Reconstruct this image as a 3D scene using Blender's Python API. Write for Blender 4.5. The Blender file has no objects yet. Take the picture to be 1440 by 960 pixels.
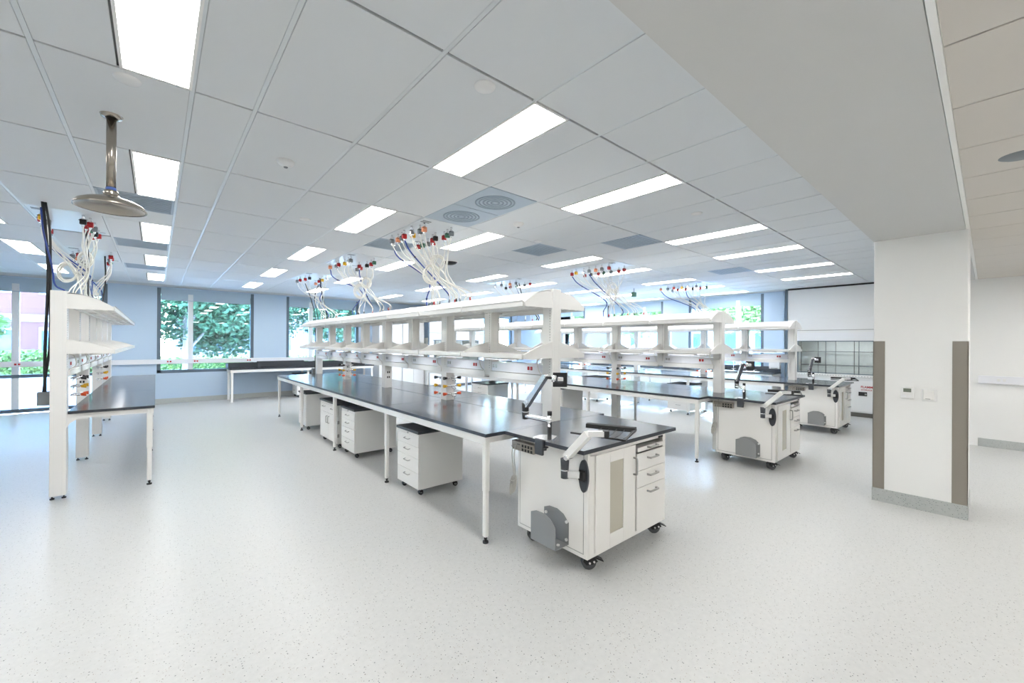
import bpy, math, random
from math import sin, cos, pi, radians, sqrt
from mathutils import Vector, Matrix
random.seed(7)
C = bpy.context.scene
COL = C.collection

# ------------------------------------------------------------------ camera
F_PX, Y0, YAW, ROLL, EYE = 578.86, 482.45, 0.7132, 0.0061, 1.64
cd = bpy.data.cameras.new('camera'); cam = bpy.data.objects.new('camera', cd); COL.objects.link(cam)
cd.sensor_width = 36.0; cd.lens = F_PX*36/1440; cd.shift_y = (Y0-480)/1440; cd.clip_start = 0.05; cd.clip_end = 300
R0 = Vector((cos(YAW), -sin(YAW), 0)); U0 = Vector((0, 0, 1)); FW = Vector((sin(YAW), cos(YAW), 0))
cr = R0*cos(ROLL)+U0*sin(ROLL); cu = -R0*sin(ROLL)+U0*cos(ROLL)
cam.matrix_world = Matrix(((cr.x, cu.x, -FW.x, 0), (cr.y, cu.y, -FW.y, 0), (cr.z, cu.z, -FW.z, EYE), (0, 0, 0, 1)))
C.camera = cam

# ------------------------------------------------------------------ world, sun, exposure
w = bpy.data.worlds.new('sky'); C.world = w; w.use_nodes = True
nt = w.node_tree; nt.nodes.clear()
sky = nt.nodes.new('ShaderNodeTexSky'); sky.sky_type = 'NISHITA'; sky.sun_disc = False
sky.sun_elevation = radians(36); sky.sun_rotation = radians(70); sky.altitude = 20; sky.air_density = 1.0; sky.dust_density = 0.5; sky.ozone_density = 3.0
bg = nt.nodes.new('ShaderNodeBackground'); bg.inputs[1].default_value = 4.1
ow = nt.nodes.new('ShaderNodeOutputWorld'); nt.links.new(sky.outputs[0], bg.inputs[0]); nt.links.new(bg.outputs[0], ow.inputs[0])
sd = bpy.data.lights.new('sun', 'SUN'); sd.energy = 12.0; sd.angle = radians(0.6); sd.color = (1.0, 0.95, 0.88)
so = bpy.data.objects.new('sun', sd); COL.objects.link(so)
so.rotation_euler = Vector((-0.85, -0.20, -0.48)).to_track_quat('-Z', 'Y').to_euler(); so.location = (30, 20, 30)
LAMP = 5.5
C.view_settings.view_transform = 'Standard'; C.view_settings.look = 'None'
C.view_settings.gamma = 1.0; C.view_settings.use_curve_mapping = False
C.view_settings.exposure = 1.86

# ------------------------------------------------------------------ materials
MATS = {}
def mat(name, col, rough=0.5, metal=0.0, spec=0.5, bump=0.0, bscale=200.0, var=0.0, vscale=3.0):
    m = bpy.data.materials.new(name); m.use_nodes = True; t = m.node_tree; b = t.nodes['Principled BSDF']
    b.inputs['Roughness'].default_value = rough; b.inputs['Metallic'].default_value = metal
    b.inputs['Specular IOR Level'].default_value = spec
    b.inputs['Base Color'].default_value = (*col, 1)
    tc = t.nodes.new('ShaderNodeTexCoord')
    if var > 0:
        n = t.nodes.new('ShaderNodeTexNoise'); n.inputs['Scale'].default_value = vscale; n.inputs['Detail'].default_value = 4
        r = t.nodes.new('ShaderNodeMixRGB'); r.inputs[1].default_value = (*[c*(1-var) for c in col], 1)
        r.inputs[2].default_value = (*[min(1, c*(1+var)) for c in col], 1)
        t.links.new(tc.outputs['Object'], n.inputs['Vector']); t.links.new(n.outputs['Fac'], r.inputs[0]); t.links.new(r.outputs[0], b.inputs['Base Color'])
    if bump > 0:
        n = t.nodes.new('ShaderNodeTexNoise'); n.inputs['Scale'].default_value = bscale
        bm = t.nodes.new('ShaderNodeBump'); bm.inputs['Strength'].default_value = bump; bm.inputs['Distance'].default_value = 0.002
        t.links.new(tc.outputs['Object'], n.inputs['Vector']); t.links.new(n.outputs['Fac'], bm.inputs['Height']); t.links.new(bm.outputs[0], b.inputs['Normal'])
    MATS[name] = m; return m
def S(r, g, b):   # sRGB 0..255 -> linear
    return tuple(((c/255)/12.92 if c <= 10 else ((c/255+0.055)/1.055)**2.4) for c in (r, g, b))
mat('paint_white', S(230, 230, 229), 0.62, bump=0.05, bscale=300, var=0.01)
mat('window_wall', S(188, 207, 226), 0.75, bump=0.06, bscale=260, var=0.01)  # blue cast of the daylight is put into the wall colour
mat('drywall', S(236, 236, 234), 0.75, bump=0.06, bscale=260, var=0.01)
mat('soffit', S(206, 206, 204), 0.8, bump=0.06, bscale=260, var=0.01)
mat('tile_white', S(219, 222, 224), 0.8, bump=0.12, bscale=500, var=0.012, vscale=2)
mat('tile_warm', S(212, 206, 198), 0.8, bump=0.12, bscale=500, var=0.012, vscale=2)
mat('tee', S(216, 221, 224), 0.35)
mat('gap_shade', S(42, 44, 44), 0.9)  # dark tone painted for the shade in the ceiling joints
mat('steel_white', S(237, 236, 233), 0.38, var=0.006)
mat('cart_white', S(238, 236, 232), 0.4, var=0.006)
mat('panel_grey', S(232, 232, 229), 0.4, var=0.006)
mat('epoxy_black', (0.050, 0.056, 0.068), 0.17, spec=0.26, var=0.10, vscale=9, bump=0.05, bscale=60)
mat('slab_edge', S(62, 66, 72), 0.42)
mat('black', (0.012, 0.012, 0.013), 0.42)
mat('rubber', (0.02, 0.02, 0.021), 0.7)
mat('wheel_grey', S(78, 80, 82), 0.5)
mat('chrome', (0.86, 0.86, 0.87), 0.26, metal=1.0)
mat('steel', (0.42, 0.38, 0.33), 0.27, metal=1.0, var=0.08, vscale=14)
mat('stainless', S(158, 152, 143), 0.30, metal=0.85, var=0.05, vscale=1.2)
mat('handle_grey', S(172, 171, 168), 0.35, metal=0.5)
mat('holder_grey', S(140, 142, 143), 0.5)
mat('frame_grey', S(94, 110, 124), 0.5)
mat('shade_blue', S(176, 196, 212), 0.8)
mat('mullion', S(226, 230, 232), 0.5)
mat('raceway', S(232, 233, 238), 0.4)
mat('red', S(176, 28, 34), 0.4)
mat('yellow', S(232, 178, 28), 0.4)
mat('orange', S(226, 84, 34), 0.4)
mat('green', S(70, 120, 96), 0.5)
mat('grey_mid', S(120, 126, 130), 0.5)
mat('hose_white', S(226, 224, 216), 0.35)
mat('cord_grey', S(184, 182, 176), 0.5)
mat('shelf_white', S(219, 218, 215), 0.42, var=0.006)
mat('hose_blue', S(40, 66, 140), 0.4)
mat('peach', S(232, 150, 110), 0.5)
mat('diffuser', S(176, 190, 202), 0.6)
mat('diffuser_face', S(150, 164, 176), 0.7)
mat('baffle', S(218, 222, 220), 0.45, var=0.05, vscale=2)
mat('kick', S(96, 94, 90), 0.6)
mat('lcd', S(112, 120, 108), 0.3)
mat('grass', S(96, 130, 70), 0.9, var=0.3, vscale=1.5)
mat('paving', S(190, 186, 178), 0.9, var=0.08, vscale=0.8)
mat('hedge', S(60, 96, 50), 0.85, var=0.3, vscale=4)
mat('leaf', S(52, 84, 52), 0.7, var=0.35, vscale=1.2)
mat('leaf_light', S(108, 134, 66), 0.7, var=0.3, vscale=1.2)
mat('bark', S(170, 160, 150), 0.9, var=0.15, vscale=6)
mat('brick', S(92, 58, 54), 0.9, var=0.12, vscale=3)
mat('concrete', S(150, 148, 145), 0.85, var=0.06, vscale=1)
mat('far_glass', S(70, 92, 120), 0.15)
mat('car_blue', S(70, 100, 170), 0.3)
mat('cream', S(212, 196, 170), 0.8)

def floor_material():
    m = bpy.data.materials.new('speckled_vinyl'); m.use_nodes = True; t = m.node_tree; b = t.nodes['Principled BSDF']
    tc = t.nodes.new('ShaderNodeTexCoord')
    base = t.nodes.new('ShaderNodeTexNoise'); base.inputs['Scale'].default_value = 34; base.inputs['Detail'].default_value = 5
    t.links.new(tc.outputs['Object'], base.inputs['Vector'])
    mx = t.nodes.new('ShaderNodeMixRGB'); mx.inputs[1].default_value = (*S(187, 188, 187), 1); mx.inputs[2].default_value = (*S(204, 204, 202), 1)
    t.links.new(base.outputs['Fac'], mx.inputs[0]); cur = mx.outputs[0]
    for sc, th, colr, seed in ((62, .20, S(110, 116, 116), 0), (85, .19, S(150, 138, 124), 3), (48, .13, S(66, 72, 74), 7)):
        mp = t.nodes.new('ShaderNodeMapping'); mp.inputs['Location'].default_value = (seed, seed*2, seed)
        t.links.new(tc.outputs['Object'], mp.inputs['Vector'])
        v = t.nodes.new('ShaderNodeTexVoronoi'); v.inputs['Scale'].default_value = sc; t.links.new(mp.outputs[0], v.inputs['Vector'])
        # size differs from chip to chip
        ad = t.nodes.new('ShaderNodeMath'); ad.operation = 'MULTIPLY_ADD'; ad.inputs[1].default_value = th*1.7; ad.inputs[2].default_value = -th*0.6
        sep = t.nodes.new('ShaderNodeSeparateColor'); t.links.new(v.outputs['Color'], sep.inputs[0]); t.links.new(sep.outputs[0], ad.inputs[0])
        lt = t.nodes.new('ShaderNodeMath'); lt.operation = 'LESS_THAN'; t.links.new(v.outputs['Distance'], lt.inputs[0]); t.links.new(ad.outputs[0], lt.inputs[1])
        sf = t.nodes.new('ShaderNodeMath'); sf.operation = 'MULTIPLY'; sf.inputs[1].default_value = 1.0; t.links.new(lt.outputs[0], sf.inputs[0])
        m2 = t.nodes.new('ShaderNodeMixRGB'); m2.inputs[2].default_value = (*colr, 1)
        t.links.new(sf.outputs[0], m2.inputs[0]); t.links.new(cur, m2.inputs[1]); cur = m2.outputs[0]
    t.links.new(cur, b.inputs['Base Color']); b.inputs['Roughness'].default_value = 0.33; b.inputs['Specular IOR Level'].default_value = 0.3
    n = t.nodes.new('ShaderNodeTexNoise'); n.inputs['Scale'].default_value = 3; bmp = t.nodes.new('ShaderNodeBump')
    bmp.inputs['Strength'].default_value = .05; bmp.inputs['Distance'].default_value = .01
    t.links.new(tc.outputs['Object'], n.inputs['Vector']); t.links.new(n.outputs['Fac'], bmp.inputs['Height']); t.links.new(bmp.outputs[0], b.inputs['Normal'])
    MATS['floor'] = m
floor_material()
def cove_material():
    m = MATS['floor'].copy(); m.name = 'speckled_cove'; t = m.node_tree
    for n in t.nodes:
        if n.type == 'MIX_RGB' and not n.inputs[1].is_linked:
            n.inputs[1].default_value = (*S(172, 176, 174), 1); n.inputs[2].default_value = (*S(188, 191, 189), 1)
    MATS['cove'] = m
cove_material()
def brushed():
    m = MATS['stainless']; t = m.node_tree; b = t.nodes['Principled BSDF']
    tc = t.nodes.new('ShaderNodeTexCoord'); mp = t.nodes.new('ShaderNodeMapping'); mp.inputs['Scale'].default_value = (4, 4, 300)
    n = t.nodes.new('ShaderNodeTexNoise'); n.inputs['Scale'].default_value = 2
    r = t.nodes.new('ShaderNodeMapRange'); r.inputs[3].default_value = .24; r.inputs[4].default_value = .42
    t.links.new(tc.outputs['Object'], mp.inputs[0]); t.links.new(mp.outputs[0], n.inputs['Vector']); t.links.new(n.outputs['Fac'], r.inputs[0]); t.links.new(r.outputs[0], b.inputs['Roughness'])
brushed()
def glass_material(name, tint, refl=1.0):
    m = bpy.data.materials.new(name); m.use_nodes = True; t = m.node_tree; t.nodes.clear()
    o = t.nodes.new('ShaderNodeOutputMaterial'); mix = t.nodes.new('ShaderNodeMixShader'); tr = t.nodes.new('ShaderNodeBsdfTransparent')
    gl = t.nodes.new('ShaderNodeBsdfGlossy'); gl.inputs['Roughness'].default_value = 0.0; fr = t.nodes.new('ShaderNodeFresnel'); fr.inputs[0].default_value = 1.5
    ml = t.nodes.new('ShaderNodeMath'); ml.operation = 'MULTIPLY'; ml.inputs[1].default_value = refl
    tr.inputs[0].default_value = (*tint, 1)
    t.links.new(fr.outputs[0], ml.inputs[0]); t.links.new(ml.outputs[0], mix.inputs[0]); t.links.new(tr.outputs[0], mix.inputs[1]); t.links.new(gl.outputs[0], mix.inputs[2]); t.links.new(mix.outputs[0], o.inputs[0])
    MATS[name] = m
glass_material('glass', (0.80, 0.90, 0.96), 2.0)
glass_material('sash_glass', (0.94, 0.96, 0.96), 1.0)
mat('lit_interior_beige', S(190, 185, 170), 0.12)  # opaque beige painted for the lit interior behind the door glass
def emit(name, col, s):
    m = bpy.data.materials.new(name); m.use_nodes = True; t = m.node_tree; t.nodes.clear()
    o = t.nodes.new('ShaderNodeOutputMaterial'); e = t.nodes.new('ShaderNodeEmission'); e.inputs[0].default_value = (*col, 1); e.inputs[1].default_value = s
    t.links.new(e.outputs[0], o.inputs[0]); MATS[name] = m
emit('lamp', (1.0, 0.985, 0.96), LAMP)
emit('strip_lamp', (0.97, 0.98, 1.0), 3.0)

# ------------------------------------------------------------------ mesh building
class MB:
    def __init__(s): s.v = []; s.f = []; s.m = []; s.sm = []
    def add(s, vs, fs, mi=0, smooth=False):
        n = len(s.v); s.v += [tuple(v) for v in vs]; s.f += [tuple(i+n for i in f) for f in fs]; s.m += [mi]*len(fs); s.sm += [smooth]*len(fs); return s
    def box(s, x0, x1, y0, y1, z0, z1, bev=0.0, mi=0):
        if bev <= 0:
            v = [(x0,y0,z0),(x1,y0,z0),(x1,y1,z0),(x0,y1,z0),(x0,y0,z1),(x1,y0,z1),(x1,y1,z1),(x0,y1,z1)]
            return s.add(v, [(3,2,1,0),(4,5,6,7),(0,1,5,4),(1,2,6,5),(2,3,7,6),(3,0,4,7)], mi)
        b = min(bev, (x1-x0)/2.01, (y1-y0)/2.01, (z1-z0)/2.01); v = []; idx = {}
        for ix, X in ((0, x0), (1, x1)):
            for iy, Y in ((0, y0), (1, y1)):
                for iz, Z in ((0, z0), (1, z1)):
                    dx, dy, dz = (b if ix == 0 else -b), (b if iy == 0 else -b), (b if iz == 0 else -b)
                    idx[ix,iy,iz,'x'] = len(v); v.append((X, Y+dy, Z+dz))
                    idx[ix,iy,iz,'y'] = len(v); v.append((X+dx, Y, Z+dz))
                    idx[ix,iy,iz,'z'] = len(v); v.append((X+dx, Y+dy, Z))
        f = []; I = idx; c = Vector(((x0+x1)/2, (y0+y1)/2, (z0+z1)/2))
        for a in (0, 1):
            f.append([I[a,0,0,'x'], I[a,1,0,'x'], I[a,1,1,'x'], I[a,0,1,'x']])
            f.append([I[0,a,0,'y'], I[1,a,0,'y'], I[1,a,1,'y'], I[0,a,1,'y']])
            f.append([I[0,0,a,'z'], I[1,0,a,'z'], I[1,1,a,'z'], I[0,1,a,'z']])
            for b2 in (0, 1):
                f.append([I[a,b2,0,'x'], I[a,b2,1,'x'], I[a,b2,1,'y'], I[a,b2,0,'y']])
                f.append([I[a,0,b2,'x'], I[a,1,b2,'x'], I[a,1,b2,'z'], I[a,0,b2,'z']])
                f.append([I[0,a,b2,'y'], I[1,a,b2,'y'], I[1,a,b2,'z'], I[0,a,b2,'z']])
                for c2 in (0, 1): f.append([I[a,b2,c2,'x'], I[a,b2,c2,'y'], I[a,b2,c2,'z']])
        out = []
        for q in f:
            p = [Vector(v[i]) for i in q]; n = (p[1]-p[0]).cross(p[2]-p[0]); m = sum(p, Vector())/len(p)
            out.append(q if n.dot(m-c) > 0 else q[::-1])
        return s.add(v, out, mi)
    def prism(s, poly, plane, a, b, mi=0):
        """poly 2D; plane 'xz' extruded along y, 'yz' along x, 'xy' along z"""
        P = {'xz': lambda p, t: (p[0], t, p[1]), 'yz': lambda p, t: (t, p[0], p[1]), 'xy': lambda p, t: (p[0], p[1], t)}[plane]
        n = len(poly); v = [P(p, a) for p in poly]+[P(p, b) for p in poly]
        f = [tuple(range(n))[::-1], tuple(range(n, 2*n))]+[(i, (i+1) % n, n+(i+1) % n, n+i) for i in range(n)]
        ar = sum(poly[i][0]*poly[(i+1) % n][1]-poly[(i+1) % n][0]*poly[i][1] for i in range(n))
        flip = (ar < 0) != (plane == 'xz') 
        if b < a: flip = not flip
        if flip: f = [q[::-1] for q in f]
        return s.add(v, f, mi)
    def cyl(s, p0, p1, r, n=14, r2=None, mi=0, smooth=True):
        p0 = Vector(p0); p1 = Vector(p1); r2 = r if r2 is None else r2; d = (p1-p0).normalized()
        u = d.orthogonal().normalized(); w_ = d.cross(u); v = []
        for P, R in ((p0, r), (p1, r2)):
            for i in range(n):
                a = 2*pi*i/n; v.append(P+u*cos(a)*R+w_*sin(a)*R)
        s.add(v, [(i, (i+1) % n, n+(i+1) % n, n+i) for i in range(n)], mi, smooth)
        k = len(s.v)-2*n; s.f += [tuple(k+i for i in range(n))[::-1], tuple(k+n+i for i in range(n))]; s.m += [mi, mi]; s.sm += [False, False]
        return s
    def tube(s, pts, r, n=6, mi=0):
        pts = [Vector(p) for p in pts]; v = []; prev = None
        for i, p in enumerate(pts):
            d = (pts[min(i+1, len(pts)-1)]-pts[max(i-1, 0)]).normalized()
            if prev is None: u = d.orthogonal().normalized()
            else:
                u = prev-d*prev.dot(d); u = u.normalized() if u.length > 1e-5 else d.orthogonal().normalized()
            prev = u; w_ = d.cross(u)
            for k in range(n): a = 2*pi*k/n; v.append(p+u*cos(a)*r+w_*sin(a)*r)
        f = []
        for i in range(len(pts)-1):
            for k in range(n): f.append((i*n+k, i*n+(k+1) % n, (i+1)*n+(k+1) % n, (i+1)*n+k))
        f += [tuple(range(n))[::-1], tuple((len(pts)-1)*n+k for k in range(n))]
        return s.add(v, f, mi, True)
    def lathe(s, prof, c, n=28, mi=0):
        v = []; f = []
        for r, z in prof:
            for i in range(n): a = 2*pi*i/n; v.append((c[0]+r*cos(a), c[1]+r*sin(a), c[2]+z))
        for j in range(len(prof)-1):
            for i in range(n): f.append((j*n+i, j*n+(i+1) % n, (j+1)*n+(i+1) % n, (j+1)*n+i))
        return s.add(v, f, mi, True)
    def quad(s, a, b, c, d, mi=0): return s.add([a, b, c, d], [(0, 1, 2, 3)], mi)
    def mesh(s, name, mats):
        me = bpy.data.meshes.new(name); me.from_pydata(s.v, [], s.f)
        for m in (mats if isinstance(mats, (list, tuple)) else [mats]): me.materials.append(MATS[m])
        me.polygons.foreach_set('material_index', s.m); me.polygons.foreach_set('use_smooth', s.sm); me.update(); return me
    def build(s, name, mats, parent=None, label=None, loc=None, kind=None):
        o = bpy.data.objects.new(name, s.mesh(name, mats)); COL.objects.link(o)
        if parent: o.parent = parent
        if loc: o.location = loc
        if label: o['label'] = label
        if kind: o['kind'] = kind
        return o
def put(mesh, name, parent=None, loc=(0, 0, 0), rz=0.0, label=None):
    o = bpy.data.objects.new(name, mesh); COL.objects.link(o); o.parent = parent; o.location = loc; o.rotation_euler = (0, 0, rz)
    if label: o['label'] = label
    return o
def thing(name, label, cat, loc=(0, 0, 0), rz=0.0, group=None):
    o = bpy.data.objects.new(name, None); COL.objects.link(o); o.location = loc; o.rotation_euler = (0, 0, rz)
    o['label'] = label; o['category'] = cat
    if group: o['group'] = group
    o.empty_display_size = .1
    return o
def tag(o, label, cat, group=None, kind=None):
    o['label'] = label; o['category'] = cat
    if group: o['group'] = group
    if kind: o['kind'] = kind
    return o
def struct(o, label=None):
    o['kind'] = 'structure'
    if label: o['label'] = label
    return o
def copy_tree(o, parent=None):
    c = o.copy(); COL.objects.link(c); c.parent = parent
    for ch in o.children: copy_tree(ch, c)
    return c
def curve(pts, k=8):
    """Catmull-Rom through the points"""
    P = [Vector(p) for p in pts]; P = [P[0]*2-P[1]]+P+[P[-1]*2-P[-2]]; out = []
    for i in range(1, len(P)-2):
        for j in range(k):
            t = j/k; a, b, c, d = P[i-1], P[i], P[i+1], P[i+2]
            out.append(0.5*((2*b)+(c-a)*t+(2*a-5*b+4*c-d)*t*t+(3*b-a-3*c+d)*t**3))
    out.append(P[-2]); return out

# ------------------------------------------------------------------ layout numbers
ZC = 3.059           # main ceiling
ZL = 2.742           # lower ceiling and bulkhead
T = 0.6096
def gx(i): return 1.0651+i*T
def gy(j): return 1.7419+j*2*T
YN, XE, XW, YS = 14.1, 12.5, -7.0, -5.0
XHOOD, XR = 12.15, 10.25

# ------------------------------------------------------------------ structure
struct(MB().box(XW, 13.3, YS, YN+.02, -.1, 0).build('floor', 'floor'), 'pale grey speckled sheet vinyl floor')
# window bays, shared by the two glazed walls: (start, end) along the wall
NB = [(-6.10, -3.97), (-3.05, -0.90), (0.02, 2.17), (3.03, 5.25), (10.00, 12.20)]
EB = [(3.99, 6.08), (6.93, 9.12), (10.16, 12.35)]
HEAD = 3.03
def wall_pieces(bays, lo, hi, full=()):
    out = []; c = lo
    for a, b in bays:
        out.append((c, a, 0, ZC+.1)); 
        if (a, b) not in full: out.append((a, b, 0, .80))
        out.append((a, b, HEAD, ZC+.1)); c = b
    out.append((c, hi, 0, ZC+.1)); return out
FULL = [NB[0], NB[1]]
m = MB()
for a, b, z0, z1 in wall_pieces(NB, XW, 13.3, FULL): m.box(a, b, YN, YN+.3, z0, z1)
struct(m.build('wall_back', 'window_wall'), 'white window wall at the far left with broad piers')
m = MB()
for a, b, z0, z1 in wall_pieces(EB, 3.36, YN, ()): m.box(XE, XE+.3, a, b, z0, z1)
struct(m.build('wall_right', 'window_wall'), 'white window wall on the right behind the benches')
struct(MB().box(XR, XR+.15, YS, .25, 0, ZC).build('wall_right', 'drywall'), 'white wall beyond the column')
struct(MB().box(XR+.15, 13.4, .1, .25, 0, ZC+.1).build('wall_front', 'drywall'))
struct(MB().box(13.2, 13.4, .25, 3.5, 0, ZC+.1).build('wall_right', 'drywall'))
struct(MB().box(XE, 13.4, 3.36, 3.5, 0, ZC+.1).build('wall_right', 'drywall'))
struct(MB().box(XW-.2, XW, YS, YN, 0, ZC+.1).build('wall_left', 'drywall'))
struct(MB().box(XW, XR+.15, YS-.2, YS, 0, ZL+.1).build('wall_front', 'drywall'))

def window(k, axis, a, b, full=False):
    """axis 'n': along x at y=YN ; 'e': along y at x=XE"""
    sill = 0.02 if full else .80
    w_ = bpy.data.objects.new('window_%d' % k, None); COL.objects.link(w_); w_['kind'] = 'structure'; w_['label'] = 'large fixed window in grey frame with white mullion'
    def B(mb, u0, u1, d0, d1, z0, z1, bev=0):
        return mb.box(u0, u1, YN+d0, YN+d1, z0, z1, bev) if axis == 'n' else mb.box(XE+d0, XE+d1, u0, u1, z0, z1, bev)
    m = MB(); B(m, a, a+.075, .01, .14, sill, HEAD); B(m, b-.075, b, .01, .14, sill, HEAD); B(m, a, b, .01, .14, sill, sill+.08)
    m.build('window_frame', 'frame_grey', w_)
    mu = a+(b-a)*.32
    m = MB(); B(m, mu-.055, mu+.055, .03, .12, sill+.08, HEAD-.05, .004); m.build('mullion', 'mullion', w_)
    m = MB(); B(m, a+.075, b-.075, .02, .07, 2.90, HEAD); m.build('shade_box', 'shade_blue', w_)
    m = MB(); B(m, a+.08, b-.08, .035, .04, 2.735, 2.90); B(m, a+.08, b-.08, .028, .05, 2.72, 2.735); m.build('roller_shade', 'shade_blue', w_)
    for u0, u1 in ((a+.075, mu-.055), (mu+.055, b-.075)):
        m = MB(); B(m, u0, u1, .075, .081, sill+.08, HEAD-.05); m.build('pane', 'glass', w_)
    if full:
        m = MB(); B(m, a+.07, b-.07, .01, .12, .80, .87); m.build('transom', 'frame_grey', w_)
k = 1
for bb in NB: window(k, 'n', bb[0], bb[1], bb in FULL); k += 1
for bb in EB: window(k, 'e', bb[0], bb[1]); k += 1

# baseboards of the same speckled vinyl, coved up the wall
def cove(name, pts_line):
    m = MB()
    for (x0, y0, x1, y1) in pts_line: m.box(min(x0, x1), max(x0, x1), min(y0, y1), max(y0, y1), 0, .135)
    return struct(m.build(name, 'cove'))
cove('baseboard_back', [(-.90, YN-.008, XE, YN)]); cove('baseboard_right', [(XE-.008, 3.5, XE, YN)])
cove('baseboard_right', [(XR-.008, YS, XR, .1)])

# column with steel corner guards
CX0, CX1, CY0, CY1 = 5.78, 6.46, .122, .795
column = struct(MB().box(CX0, CX1, CY0, CY1, 0, ZL+.02, .003).build('trim_column', 'drywall'), 'square white column under the bulkhead')
struct(MB().box(CX0-.008, CX1+.008, CY0-.008, CY1+.008, 0, .135).build('baseboard_column', 'cove'), 'speckled grey vinyl base round the column')
for (y0, y1, side) in ((CY1-.09, CY1+.004, 1), (CY0-.004, CY0+.10, -1)):
    m = MB(); m.box(CX0-.004, CX0, y0, y1, .135, 1.685)
    ye = (CY1, CY1+.004) if side > 0 else (CY0-.004, CY0)
    m.box(CX0-.004, CX0+.09, ye[0], ye[1], .135, 1.685)
    tag(m.build('corner_guard', 'stainless'), 'brushed steel corner guard on the %s edge of the white column' % ('left' if side > 0 else 'right'), 'corner guard', 'steel corner guards on the column')

# ceiling of the main room
def box_mesh(w_, d, h, bev, mt, name): return MB().box(0, w_, 0, d, 0, h, bev).mesh(name, mt)
ceiling = bpy.data.objects.new('ceiling', None); COL.objects.link(ceiling); struct(ceiling, 'suspended ceiling of white tiles in a fine grid')
XL_ = [-6.5, -5.5, -4.5, -3.5, -2.5, -1.5, -1]+list(range(0, 12))+[11.5, 12.5, 13.5, 14.5, 15.5, 16.5, 17.5, 18.12]
YL_ = [.80, gy(0), gy(1), gy(2), gy(3), gy(4), gy(5), gy(6), gy(7), gy(8), gy(9), 13.50]
LIGHTCOL = {-4.5: 'l', -2.5: 'r', 1: 'l', 3: 'r', 7: 'l', 9: 'r', 12.5: 'l', 14.5: 'r', 17.5: 'l'}   # which half of the cell
# cells with something else: (column, row) -> kind
SERVICE = [(2, 3), (2, 5), (2, 7), (8, 3), (13.5, 3), (8, 5), (-3.5, 5), (-3.5, 7)]
DIFF = [(2, 2)]
GRILLE = [(6, 2), (5, 3), (2, 4), (11.5, 2), (-2.5, 4), (-2.5, 6), (-2.5, 8)]
GRILLE_LO = {(6, 2), (5, 3), (2, 4), (11.5, 2), (-2.5, 4), (-2.5, 6), (-2.5, 8)}
cache = {}
def tile(x0, x1, y0, y1, z=ZC, mt='tile_white', par=None):
    key = (round(x1-x0, 3), round(y1-y0, 3), mt)
    if key not in cache: cache[key] = box_mesh(key[0], key[1], .016, .002, mt, 'ceiling_tile')
    return put(cache[key], 'ceiling_tile', par or ceiling, (x0, y0, z))
g = .0125; gc = .008
lights = []
for ci in range(len(XL_)-1):
    i = XL_[ci]; x0, x1 = gx(i), gx(XL_[ci+1])
    for r in range(len(YL_)-1):
        y0, y1 = YL_[r], YL_[r+1]; row = r-1
        X0, X1, Y0_, Y1_ = x0+g, x1-g, y0+gc, y1-gc
        if i in LIGHTCOL and row >= (1 if i == 17.5 else 0) and row % 2 == 0 and row <= 8:
            xm = x0+.5*T
            if LIGHTCOL[i] == 'l': lights.append((x0, xm, y0, y1, i, row)); tile(xm+.006, X1, Y0_, Y1_)
            else: lights.append((xm, xm+.5*T, y0, y1, i, row)); tile(X0, xm-.006, Y0_, Y1_)
            continue
        if (i, r) in SERVICE or (i, r) in DIFF: continue
        if (i, r) in GRILLE_LO: tile(X0, X1, Y0_+(y1-y0)/2, Y1_); continue
        tile(X0, X1, Y0_, Y1_)
# the tees of the grid, one bar per grid line
for ci, i in enumerate(XL_):
    MB().box(gx(i)-.0105, gx(i)+.0105, .80, 13.5, ZC+.003, ZC+.012).build('grid_tee', 'tee', ceiling)
for y in YL_[1:-1]:
    MB().box(gx(-6.5), gx(18.12), y-.005, y+.005, ZC+.012, ZC+.016).build('shaded_cross_tee', 'gap_shade', ceiling)  # cross bars coloured dark for the shade between the tiles
MB().box(gx(-6.5), gx(18.12), .70, 13.5, ZC+.022, ZC+.03).build('plenum_shadow', 'gap_shade', ceiling)
# plain board at the window edge, past the grid and above all of it
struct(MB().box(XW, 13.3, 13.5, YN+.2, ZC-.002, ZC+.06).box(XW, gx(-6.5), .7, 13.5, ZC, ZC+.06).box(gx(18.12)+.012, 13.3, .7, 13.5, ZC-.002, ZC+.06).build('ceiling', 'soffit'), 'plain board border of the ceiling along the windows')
struct(MB().box(XW-.2, 13.6, YS-.2, YN+.3, ZC+.1, ZC+.25).build('ceiling', 'drywall'))
# bulkhead
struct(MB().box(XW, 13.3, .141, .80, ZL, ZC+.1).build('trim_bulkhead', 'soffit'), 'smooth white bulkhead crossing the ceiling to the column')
# lower ceiling on the near side
low = bpy.data.objects.new('ceiling', None); COL.objects.link(low); struct(low, 'lower tiled ceiling at the upper right')
MB().box(XW, XR, .114, .137, ZL-.001, ZL+.02, .001).build('edge_trim', 'steel_white', low)
lowlights = {(3, 1), (9, 1), (-3, 1), (0, 2), (6, 2), (12, 2)}
xs0 = 2.196
for n in range(-15, 14):
    for q in range(4):
        y1 = .122-q*1.2192; y0 = y1-1.2192
        xa, xb = xs0+n*T, min(xs0+(n+1)*T, XR)
        if xb-xa < .05: continue
        if q > 0 and (n % 2 == 1) and q in (1, 3): lights.append((xa, xb-.3048, y0, y1, 'low', n)); tile(xa+.31, xb-.004, y0+.01, y1-.01, ZL, 'tile_warm', low); continue  # unseen panels added to brighten the sides turned to the camera
        if q > 1 and n % 2: continue
        if q > 1:
            tile(xa+.004, min(xb+T, XR)-.004, y0+.01, y1-.01, ZL, 'tile_warm', low); continue
        tile(xa+.006, xb-.006, y0+.01, y1-.01, ZL, 'tile_warm', low)
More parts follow.
